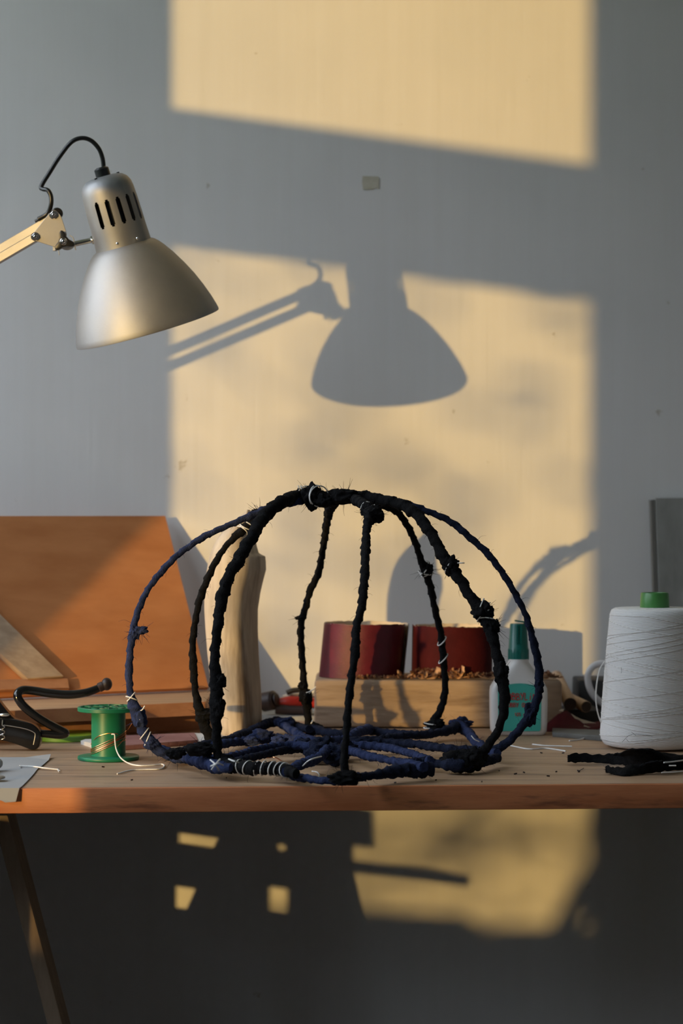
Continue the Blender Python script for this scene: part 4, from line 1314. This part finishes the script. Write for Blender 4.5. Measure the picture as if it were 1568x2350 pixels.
def sheet(pts, th=.0006, h=0.0):
    """flat outline of photo pixels lying h above the table"""
    bm = NB(); prism(bm, [T(x, y, h) for x, y in pts], (0, 0, th)); return bm

# abrasive strip behind the spool
bm = NB()
hexa(bm, [T(272, 1723, 0), T(455, 1709, 0), T(447, 1692, 0), T(272, 1699, 0)], [T(272, 1723, 0) + Vector((0, 0, .0055)), T(455, 1709, 0) + Vector((0, 0, .0055)), T(447, 1692, 0) + Vector((0, 0, .0055)), T(272, 1699, 0) + Vector((0, 0, .0055))]); bevel(bm, .0006, 1)
tag(obj('abrasive_strip', bm, M['mauve']), 'worn mauve-red abrasive block strip lying right of the green spool', 'sandpaper')
bm = sheet([(446, 1709), (500, 1709), (492, 1691), (440, 1690)], .004)
tag(obj('paper_scrap', bm, M['scrap']), 'white paper scrap at the right end of the mauve strip', 'paper')
bm = NB()
hexa(bm, [T(186, 1708, 0), T(224, 1721, 0), T(232, 1708, 0), T(196, 1704, 0)], [T(185, 1708, 0) + Vector((0, 0, .004)), T(224, 1721, 0) + Vector((0, 0, .006)), T(232, 1708, 0) + Vector((0, 0, .006)), T(196, 1704, 0) + Vector((0, 0, .004))])
tag(obj('torn_paper_bit', bm, M['scrap']), 'small torn white paper bit behind the left foot of the spool', 'paper')

# paper sheet hanging over the table edge
edge = front_y(-.3)
top_pts = [(-120, 1738), (60, 1738), (117, 1737), (112, 1744), (97, 1757), (86, 1765), (76, 1778), (64, 1791), (52, 1803)]
bm = NB()
a = [T(x, y, .0012) for x, y in top_pts]
a[2].z += .003
xe = a[-1].x
fr = [Vector((xe - .001, edge - .0035, TABLE + .0006)), Vector((-.42, edge - .0075, TABLE + .0006))]
bm.faces.new([bm.verts.new(p) for p in a + fr])
bot = [fr[0] + Vector((-.003, -.003, -.0125)), Vector((P(10, 1832, 2.06).x, edge - .0075, TABLE - .0125)), Vector((P(0, 1828, 2.06).x, edge - .0075, TABLE - .0105)), fr[1] + Vector((0, -.003, -.011))]
bm.faces.new([bm.verts.new(p) for p in [fr[0], fr[1], bot[3], bot[2], bot[1], bot[0]]])
bmesh.ops.remove_doubles(bm, verts=bm.verts, dist=.0001)
o = obj('paper_sheet', bm, M['paper'], None, False)
md = o.modifiers.new('thickness', 'SOLIDIFY'); md.thickness = .0004; md.offset = 0
tag(o, 'torn grey paper sheet hanging over the front left table edge', 'paper')
bm = NB()
sweep(bm, catmull([T(46, 1758, .0026), T(75, 1759, .0026), T(105, 1763, .0024), T(134, 1766, .0015)], n=6), .0008, 7)
for dx, dy in ((4, -3), (6, 3), (3, 6)):
    sweep(bm, [T(132, 1766, .0015), T(132 + dx, 1766 + dy, .0015)], .0004, 5)
    sweep(bm, [T(48, 1758, .0026), T(48 - dx * .8, 1758 + dy * .5, .0026)], .0004, 5)
tag(obj('string_piece', bm, M['thread']), 'short white string lying across the edge of the grey paper', 'string')
spoon = thing('metal_tool', 'rounded grey metal tool end on the grey paper, cut by the left frame edge', 'tool', T(-10, 1765))
bm = NB()
sweep(bm, catmull([T(-66, 1762, .008), T(-36, 1758, .009), T(-14, 1752, .009), T(-5, 1752, .009)], n=6), .0052, 16)
lump(bm, T(-6, 1752, .009), .0055, 1, (1, 1, 1), 0, 3)
obj('handle', bm, M['greyplastic'], spoon)
bm = NB(); lump(bm, T(-17, 1784, .005), .0125, 5, (1, .8, .22), 0, 3); obj('blade', bm, M['alu_bar'], spoon)

# ---------------------------------------------------------------- strings and cloth scraps at the right
bm = NB(); sweep(bm, catmull([T(1172, 1711, .001), T(1200, 1717, .001), T(1222, 1719, .001), T(1250, 1717, .001), T(1276, 1720, .001), T(1299, 1724, .001)], n=6), .0008, 7)
tag(obj('string_piece', bm, M['thread']), 'wavy white string lying before the glue bottle, nearer of two', 'string')
bm = NB(); sweep(bm, catmull([T(1222, 1708, .001), T(1250, 1711, .001), T(1280, 1712, .001), T(1313, 1713, .001)], n=6), .0008, 7)
tag(obj('string_piece', bm, M['thread']), 'straight white string lying before the glue bottle, farther of two', 'string')

def cloth(label, upper, lower, seed, amp=.004, n=60, m_=10):
    """strip of cloth between two photo polylines (px, py, height)"""
    def res(p):
        q = catmull([T(*a) for a in p], n=12)
        out = []
        for i in range(n + 1):
            t = i / n * (len(q) - 1); k = min(int(t), len(q) - 2); f = t - k
            out.append(Vector(q[k]) * (1 - f) + Vector(q[k + 1]) * f)
        return out
    U, Lw = res(upper), res(lower)
    bm = NB(); g = []
    for i in range(n + 1):
        r_ = []
        for j in range(m_ + 1):
            v = j / m_
            p = U[i] * (1 - v) + Lw[i] * v
            bulge = math.sin(PI * v) * amp * (1 + noise.noise(Vector((i * .12, j * .4, seed)))) + amp * .35 * noise.noise(Vector((i * .4, j * .9, seed + 4)))
            edge_ = .0012 * noise.noise(Vector((i * 1.3, seed, j))) if j in (0, m_) else 0
            p = p + Vector((0, edge_, max(-.5 * amp, bulge)))
            p.z = max(p.z, TABLE + .0008)
            r_.append(bm.verts.new(p))
        g.append(r_)
    for a, b in zip(g, g[1:]):
        for j in range(m_):
            bm.faces.new((a[j], a[j + 1], b[j + 1], b[j]))
    rg = random.Random(seed)
    o = obj('cloth_scrap', bm, M['blackcloth'], angle=80)
    md = o.modifiers.new('thickness', 'SOLIDIFY'); md.thickness = .0011; md.offset = 0
    tag(o, label, 'cloth', None)
    bm = NB()
    for _ in range(26):
        p = rg.choice(U[:20] + Lw[:20])
        tuft(bm, p, (rg.uniform(-1, 0), rg.uniform(-.5, .5), rg.uniform(0, .6)), 1, .006, rg)
    obj('frayed_fibres', bm, M['blackcloth'], o, False, kind='stuff')
    return o
cloth('black torn cloth strip folded before the thread cone', [(1303, 1744, .004), (1330, 1740, .006), (1372, 1739, .006), (1400, 1735, .009), (1425, 1728, .016), (1448, 1720, .024), (1492, 1721, .024), (1520, 1731, .014), (1575, 1734, .008), (1640, 1736, .004)],
      [(1303, 1749, .002), (1335, 1749, .002), (1375, 1751, .002), (1415, 1754, .002), (1440, 1757, .002), (1470, 1760, .003), (1510, 1762, .003), (1545, 1762, .003), (1585, 1762, .003), (1640, 1762, .002)], 3.0, .005)
cloth('black torn cloth strip nearest the table edge, before the thread cone', [(1390, 1768, .003), (1420, 1769, .003), (1445, 1762, .006), (1475, 1755, .010), (1510, 1748, .014), (1550, 1746, .012), (1640, 1744, .008)],
      [(1391, 1772, .001), (1410, 1777, .001), (1435, 1780, .001), (1470, 1777, .001), (1510, 1772, .001), (1555, 1767, .001), (1640, 1765, .001)], 6.0, .004)
for pts, lb in (([(1524, 1750, .021), (1545, 1748, .021), (1590, 1742, .020)], 'upper white thread lying on the black cloth at the right edge'),
                ([(1536, 1757, .014), (1544, 1757, .014), (1552, 1757, .014)], 'short white thread bit on the black cloth, middle of three'),
                ([(1519, 1773, .003), (1545, 1772, .003), (1590, 1769, .003)], 'lower white thread beside the black cloth near the table edge')):
    bm = NB(); sweep(bm, catmull([T(*p) for p in pts], n=6), .0007, 6)
    tag(obj('thread_bit', bm, M['thread']), lb, 'thread')
bm = NB(); sweep(bm, catmull([T(612, 1739, .001), T(630, 1738, .001), T(642, 1743, .001), T(648, 1749, .001)], n=5), .0006, 6)
tag(obj('copper_offcut', bm, M['copper']), 'bent copper wire offcut under the cloth dome', 'wire')

# crumbs on the table
bm = NB()
rng = random.Random(21)
for px, py in ((1330, 1769), (1145, 1769), (1205, 1773), (1275, 1771), (1106, 1794), (1262, 1781), (1000, 1790), (905, 1796), (840, 1792), (1180, 1776), (300, 1790), (240, 1760), (520, 1785), (1290, 1728), (1245, 1728)):
    p = T(px, py, .0006)
    sweep(bm, [p, p + Vector((rng.uniform(-.003, .003), rng.uniform(-.002, .002), .0004))], .0007, 5)
p = T(1330, 1769, .001); sweep(bm, [p, T(1340, 1763, .001)], .0004, 4); lump(bm, T(1329, 1770, .001), .0012, 3)
o = obj('table_crumbs', bm, M['darktool'], kind='stuff')
tag(o, 'dark crumbs and dust scattered on the front of the table', 'crumbs')

# ---------------------------------------------------------------- things behind
# red-handled tool on a grey slat
slat = NB(); hexa(slat, [T(560, 1651), T(724, 1655), T(724, 1640), T(560, 1636)], [T(560, 1651) + Vector((0, 0, .006)), T(724, 1655) + Vector((0, 0, .006)), T(724, 1640) + Vector((0, 0, .006)), T(560, 1636) + Vector((0, 0, .006))])
zs = .0062
bm = NB(); cyl(bm, T(540, 1650) + Vector((0, 0, .0115)), T(700, 1658) + Vector((0, 0, .0065)), .006, 18, .001)
bm.free()
tag(obj('dark_plank', slat, M['slate'], None, False), 'thin dark grey plank under the red-handled tool, behind the dome', 'plank')
td = 2.76
tool = thing('red_handled_tool', 'red-handled tool with a dark round head lying between carving and timber block', 'tool', (P(640, 1640, td).x, td, TABLE + .006))
bm = NB(); cyl(bm, P(602, 1612, td + .004), P(633, 1606, td - .008), 22 * td / FOCAL, 32, .003); cyl(bm, P(632, 1606, td - .008), P(637, 1605, td - .009), 15 * td / FOCAL, 24, .002)
obj('head', bm, M['darktool'], tool)
bm = NB(); q = catmull([(*P(640, 1612, td), .0055), (*P(665, 1611, td), .0075), (*P(690, 1611, td), .0072), (*P(715, 1613, td), .0068), (*P(735, 1614, td), .006)], n=6); sweep(bm, q, [k[3] for k in q], 18)
obj('handle', bm, M['red'], tool)
bm = NB(); q = catmull([P(650, 1600, td + .012), P(672, 1596, td + .012), P(700, 1598, td + .012), P(722, 1596, td + .012)], n=6); sweep(bm, q, .003, 10)
obj('guard', bm, M['backing'], tool)
bm = NB(); q = catmull([P(658, 1590, td + .005), P(676, 1584, td + .005), P(700, 1586, td + .005), P(704, 1606, td + .003)], n=6); sweep(bm, q, .0035, 10)
obj('lever', bm, M['black'], tool)
bm = NB(); cyl(bm, P(632, 1627, td - .004), P(716, 1632, td - .004), .0065, 18, .001)
obj('shaft', bm, M['darktool'], tool)

# mug behind the cone
md_ = 2.735
mx0 = P(1466, 1600, md_).x
mug = thing('white_mug', 'white ceramic mug half hidden behind the thread cone', 'mug', (mx0, md_, TABLE))
bm = NB(); lathe(bm, [(0, 0), (.032, 0), (.036, .003), (.039, .012), (.0405, .04), (.0405, .083), (.0398, .085), (.0385, .084), (.038, .04), (.036, .012), (.031, .006), (0, .006)], (mx0, md_, TABLE), (0, 0, 1), 48); obj('body', bm, M['ceramic'], mug)
bm = NB(); hq = catmull([P(1400, 1523, md_), P(1378, 1523, md_), P(1361, 1530, md_), P(1351, 1545, md_), P(1350, 1563, md_), P(1355, 1582, md_), P(1367, 1601, md_), P(1383, 1614, md_), P(1402, 1622, md_)], n=6); sweep(bm, hq, .0033, 16, flat=1.3); obj('handle', bm, M['ceramic'], mug)
# black case
bm = NB(); xk = P(1323, 1600, 2.81).x; box(bm, (xk, 2.79, TABLE), (xk + .09, 2.86, EYE_Z - (1560 - 1175) / FOCAL * 2.79)); bevel(bm, .003, 2)
tag(obj('black_case', bm, M['blackbox'], None, origin=(xk + .045, 2.825, TABLE)), 'small black case behind the mug handle, against the wall', 'case')
# two dowels
dl = thing('wooden_dowel', 'thick wooden dowel with a dark end, left of two beside the timber block', 'dowel', P(1309, 1616, 2.70), 'dowels by the timber block')
bm = NB(); p0 = P(1309, 1616, 2.70); cyl(bm, p0, p0 + Vector((-.004, .135, .024)), .0082, 24, .0006); obj('shaft', bm, M['dowel'], dl)
bm = NB(); ax = Vector((-.004, .135, .024)).normalized(); cyl(bm, p0 - ax * .0004, p0 + ax * .0006, .0079, 24); obj('end_face', bm, M['darkend'], dl)
dl = thing('wooden_dowel', 'thinner pale wooden dowel, right of two, before the black case', 'dowel', P(1346, 1622, 2.69), 'dowels by the timber block')
bm = NB(); p0 = P(1346, 1622, 2.69); ax = Vector((-.028, .09, .010)); cyl(bm, p0, p0 + ax, .0072, 24, .0006); obj('shaft', bm, M['dowel'], dl)
bm = NB(); ax = ax.normalized(); cyl(bm, p0 - ax * .0004, p0 + ax * .0006, .0066, 24); obj('end_face', bm, M['darkend'], dl, label='grey-brown sawn end')
# rack of offcuts under the dowels
bm = NB(); box(bm, (P(1296, 1640, 2.74).x, 2.705, TABLE), (P(1372, 1640, 2.74).x, 2.775, TABLE + .0165)); bevel(bm, .001, 1)
tag(obj('dark_offcut', bm, M['blackbox'], None, origin=(P(1330, 1640, 2.74).x, 2.74, TABLE)), 'dark flat offcut carrying the two dowels', 'offcut')
# folded sandpaper sheet
fold = thing('folded_sandpaper', 'folded dark red sandpaper sheet with torn pale edges beside the glue bottle', 'sandpaper', T(1310, 1685))
fd = 2.60
def grid_sheet(rows_px, m, name, parent, th=.0006):
    bm = NB(); g = [[bm.verts.new(P(*p)) for p in r_] for r_ in rows_px]
    for a, b in zip(g, g[1:]):
        for j in range(len(a) - 1):
            bm.faces.new((a[j], a[j + 1], b[j + 1], b[j]))
    bmesh.ops.subdivide_edges(bm, edges=bm.edges[:], cuts=2, use_grid_fill=True)
    o = obj(name, bm, m, parent, angle=80)
    s_ = o.modifiers.new('thickness', 'SOLIDIFY'); s_.thickness = th; s_.offset = 0
    return o
grid_sheet([[(1252, 1662, fd + .05), (1283, 1634, fd + .05), (1300, 1630, fd + .05), (1318, 1642, fd + .045), (1336, 1656, fd + .035), (1346, 1665, fd + .03)],
            [(1246, 1674, fd + .03), (1275, 1660, fd + .03), (1298, 1656, fd + .03), (1318, 1660, fd + .028), (1336, 1666, fd + .024), (1350, 1671, fd + .02)],
            [(1240, 1684, fd), (1270, 1683, fd), (1300, 1681, fd), (1322, 1679, fd), (1340, 1677, fd), (1352, 1675, fd)]], M['abrasive2'], 'upper_fold', fold)
grid_sheet([[(1300, 1668, fd + .05), (1330, 1662, fd + .05), (1360, 1658, fd + .05), (1400, 1652, fd + .05)],
            [(1300, 1683, fd + .006), (1330, 1680, fd + .006), (1360, 1675, fd + .006), (1400, 1666, fd + .006)]], M['abrasive2'], 'lower_fold', fold)
bm = NB()
rg = random.Random(4)
for pts in ([(1311, 1638), (1322, 1645), (1334, 1650), (1352, 1655), (1368, 1660), (1352, 1660), (1340, 1661), (1331, 1652), (1319, 1648)],
            [(1341, 1664), (1350, 1667), (1359, 1669), (1357, 1672), (1347, 1671), (1340, 1668)], [(1283, 1632), (1287, 1627), (1295, 1627), (1292, 1633)]):
    prism(bm, [P(x + rg.uniform(-1, 1), y + rg.uniform(-1, 1), fd + .022) for x, y in pts], (0, .0006, 0))
obj('torn_edge', bm, M['backing'], fold, False, label='torn pale paper edges')
bm = NB(); hexa(bm, [T(1268, 1691), T(1400, 1703), T(1400, 1688), T(1268, 1680)], [T(1268, 1691) + Vector((0, 0, .005)), T(1400, 1703) + Vector((0, 0, .0065)), T(1400, 1688) + Vector((0, 0, .0065)), T(1268, 1680) + Vector((0, 0, .005))]); bevel(bm, .0008, 1)
tag(obj('sharpening_stone', bm, M['stone']), 'dark grey flat stone under the folded sandpaper', 'stone')
# grey plank leaning at the right
pk = thing('grey_plank', 'weathered grey plank leaning on the wall behind the thread cone', 'plank', (P(1540, 1600, 2.83).x, 2.83, TABLE))
xk0, xk1 = P(1505, 1200, 2.845).x, P(1505, 1200, 2.845).x + .105
ztp = EYE_Z - (1142 - 1175) / FOCAL * 2.845
bm = NB(); hexa(bm, [(xk0 + .004, 2.815, TABLE), (xk1 + .004, 2.815, TABLE), (xk1 + .004, 2.833, TABLE), (xk0 + .004, 2.833, TABLE)], [(xk0, 2.848, ztp), (xk1, 2.848, ztp), (xk1, 2.866, ztp), (xk0, 2.866, ztp)]); bevel(bm, .001, 1); obj('board', bm, M['slate'], pk)
bm = NB(); hexa(bm, [(xk0 - .001, 2.815, TABLE), (xk0 + .0035, 2.815, TABLE), (xk0 + .0035, 2.833, TABLE), (xk0 - .001, 2.833, TABLE)], [(xk0 - .0058, 2.848, ztp - .003), (xk0 - .0005, 2.848, ztp - .003), (xk0 - .0005, 2.866, ztp - .003), (xk0 - .0058, 2.866, ztp - .003)]); obj('side_strip', bm, M['slate_edge'], pk, False)

# tape remnant on the wall
bm = NB(); prism(bm, [P(x, y, WALL_Y - .0003) for x, y in ((832, 404), (868, 405), (871, 412), (870, 434), (862, 431), (858, 435), (834, 436), (831, 420))], (0, -.0004, 0))
tag(obj('tape_remnant', bm, M['tape'], None, False), 'small yellowed tape remnant stuck on the wall above the lamp shadow', 'tape')

# ---------------------------------------------------------------- outdoors, left of the window
su = Vector((math.sin(SUN_AZ), math.cos(SUN_AZ), 0)); sn = Vector((math.cos(SUN_AZ), -math.sin(SUN_AZ), 0))
wc = Vector((X0, (WIN1[0] + WIN1[1]) / 2, 0))
def hq(t0, t1, s0, s1, z):
    return [wc + sn * t + su * -q + Vector((0, 0, z)) for t, q in ((t0, s0), (t1, s0), (t1, s1), (t0, s1))]
for lb, t0, t1 in (('added dark house hiding the low sky, right of the sun gap', .55, 16), ('added dark house hiding the low sky, left of the sun gap', -16, -.36)):  # unseen houses added to block low sky, with a gap for the sun
    c = wc + sn * (t0 + t1) / 2 - su * 18
    h = thing('sky_screen_house', lb, 'house', (c.x, c.y, -.4))
    bm = NB(); hexa(bm, hq(t0, t1, 15, 21, -.4), hq(t0, t1, 15, 21, HH)); obj('walls', bm, M['house'], h, False)
    bm = NB(); hexa(bm, hq(t0, t1, 14.8, 21.2, HH), hq(t0, t1, 17.8, 18.2, HH + 1.2)); obj('roof', bm, M['roof'], h, False)
def leaf_cloud(name, label, boxa, boxb, n, size, seed, trunk=None):
    rg = random.Random(seed)
    root = thing(name, label, 'plant', ((boxa[0] + boxb[0]) / 2, (boxa[1] + boxb[1]) / 2, -.4))
    bm = NB()
    for _ in range(n):
        c = Vector([rg.uniform(a, b) for a, b in zip(boxa, boxb)])
        a = Vector((rg.uniform(-1, 1), rg.uniform(-1, 1), rg.uniform(-1, 1))).normalized()
        b = a.orthogonal().normalized()
        s = size * rg.uniform(.6, 1.2)
        vs = [bm.verts.new(c + p) for p in (-a * s, b * s * .4, a * s, -b * s * .4)]
        bm.faces.new(vs)
    obj('foliage', bm, M['leaf'], root, False, kind='stuff')
    if trunk:
        bm = NB(); q = catmull(trunk, n=6); sweep(bm, q, [p[3] for p in q], 10)
        obj('trunk', bm, M['bark'], root)
    return root
def outside(px, py, x):
    """point at wall distance x whose shadow falls on this photo pixel of the back wall"""
    X = (px - 784) / FOCAL * WALL_Y
    g = (X - x) / math.tan(SUN_AZ)
    return Vector((x, WALL_Y - g, EYE_Z - (py - 1175) / FOCAL * WALL_Y + g * SUN_K))
# hedge whose top cuts the lowest sun
bm = NB()
hx = -2.0
outl = [(300, 2120), (700, 2120), (860, 2140), (900, 2130), (950, 2110), (1000, 2105), (1050, 2125), (1100, 2148), (1160, 2158), (1230, 2165), (1290, 2160), (1360, 2165), (1450, 2150), (1700, 2140)]
ptop = [outside(x, y, hx) for x, y in outl]
vs_t = catmull(ptop, n=6)
rgx = random.Random(8)
for a, b in zip(vs_t, vs_t[1:]):
    y0, y1 = min(a[1], b[1]), max(a[1], b[1])
    box(bm, (hx - .25, y0, -.4), (hx + .02, y1, (a[2] + b[2]) / 2 + rgx.uniform(-.012, .012)))
hedge = thing('garden_hedge', 'clipped green hedge outside the window', 'hedge', (hx, 0, -.4))
obj('foliage', bm, M['leaf'], hedge, False, kind='stuff')
# unseen leaning tree, added to cast a slanting bar of shadow
tx = -1.62
tp = [outside(1418, 1880, tx), outside(1388, 1960, tx), outside(1340, 2050, tx), outside(1285, 2150, tx)]
tp.append(tp[-1] + (tp[-1] - tp[-2]) * 2.2)
tp.append(tp[-1] + Vector((0, .1, -.5)))
b0, b1 = outside(1250, 1880, -3.2), outside(1390, 2060, -3.2)
leaf_cloud('shadow_tree', 'leaning tree just outside the window, added to cast a slanting shadow', (-3.4, min(b0.y, b1.y), min(b0.z, b1.z)), (-3.0, max(b0.y, b1.y), max(b0.z, b1.z)), 26, .05, 5, [(*p, .016) for p in tp])
# far tree that dapples the sun
a0, a1 = outside(380, 1700, -3.8), outside(1410, 560, -3.8)
leaf_cloud('garden_tree', 'loose leafy tree farther out in the garden', (-4.3, min(a0.y, a1.y) - .2, min(a0.z, a1.z)), (-3.3, max(a0.y, a1.y) + .2, max(a0.z, a1.z)), 300, .036, 6,
           [(-3.8, a0.y + 1.2, -.4, .07), (-3.8, a0.y + 1.1, .8, .06), (-3.8, a0.y + 1.2, 2.4, .04)])

c0, c1 = outside(700, 2130, -5.2), outside(1410, 1840, -5.2)  # unseen shrub added to dim the sun that reaches under the table
leaf_cloud('dimming_shrub', 'loose low shrub added outside to thin the sun under the table', (-5.5, min(c0.y, c1.y) - .1, min(c0.z, c1.z)), (-4.9, max(c0.y, c1.y) + .1, max(c0.z, c1.z)), 280, .032, 16)
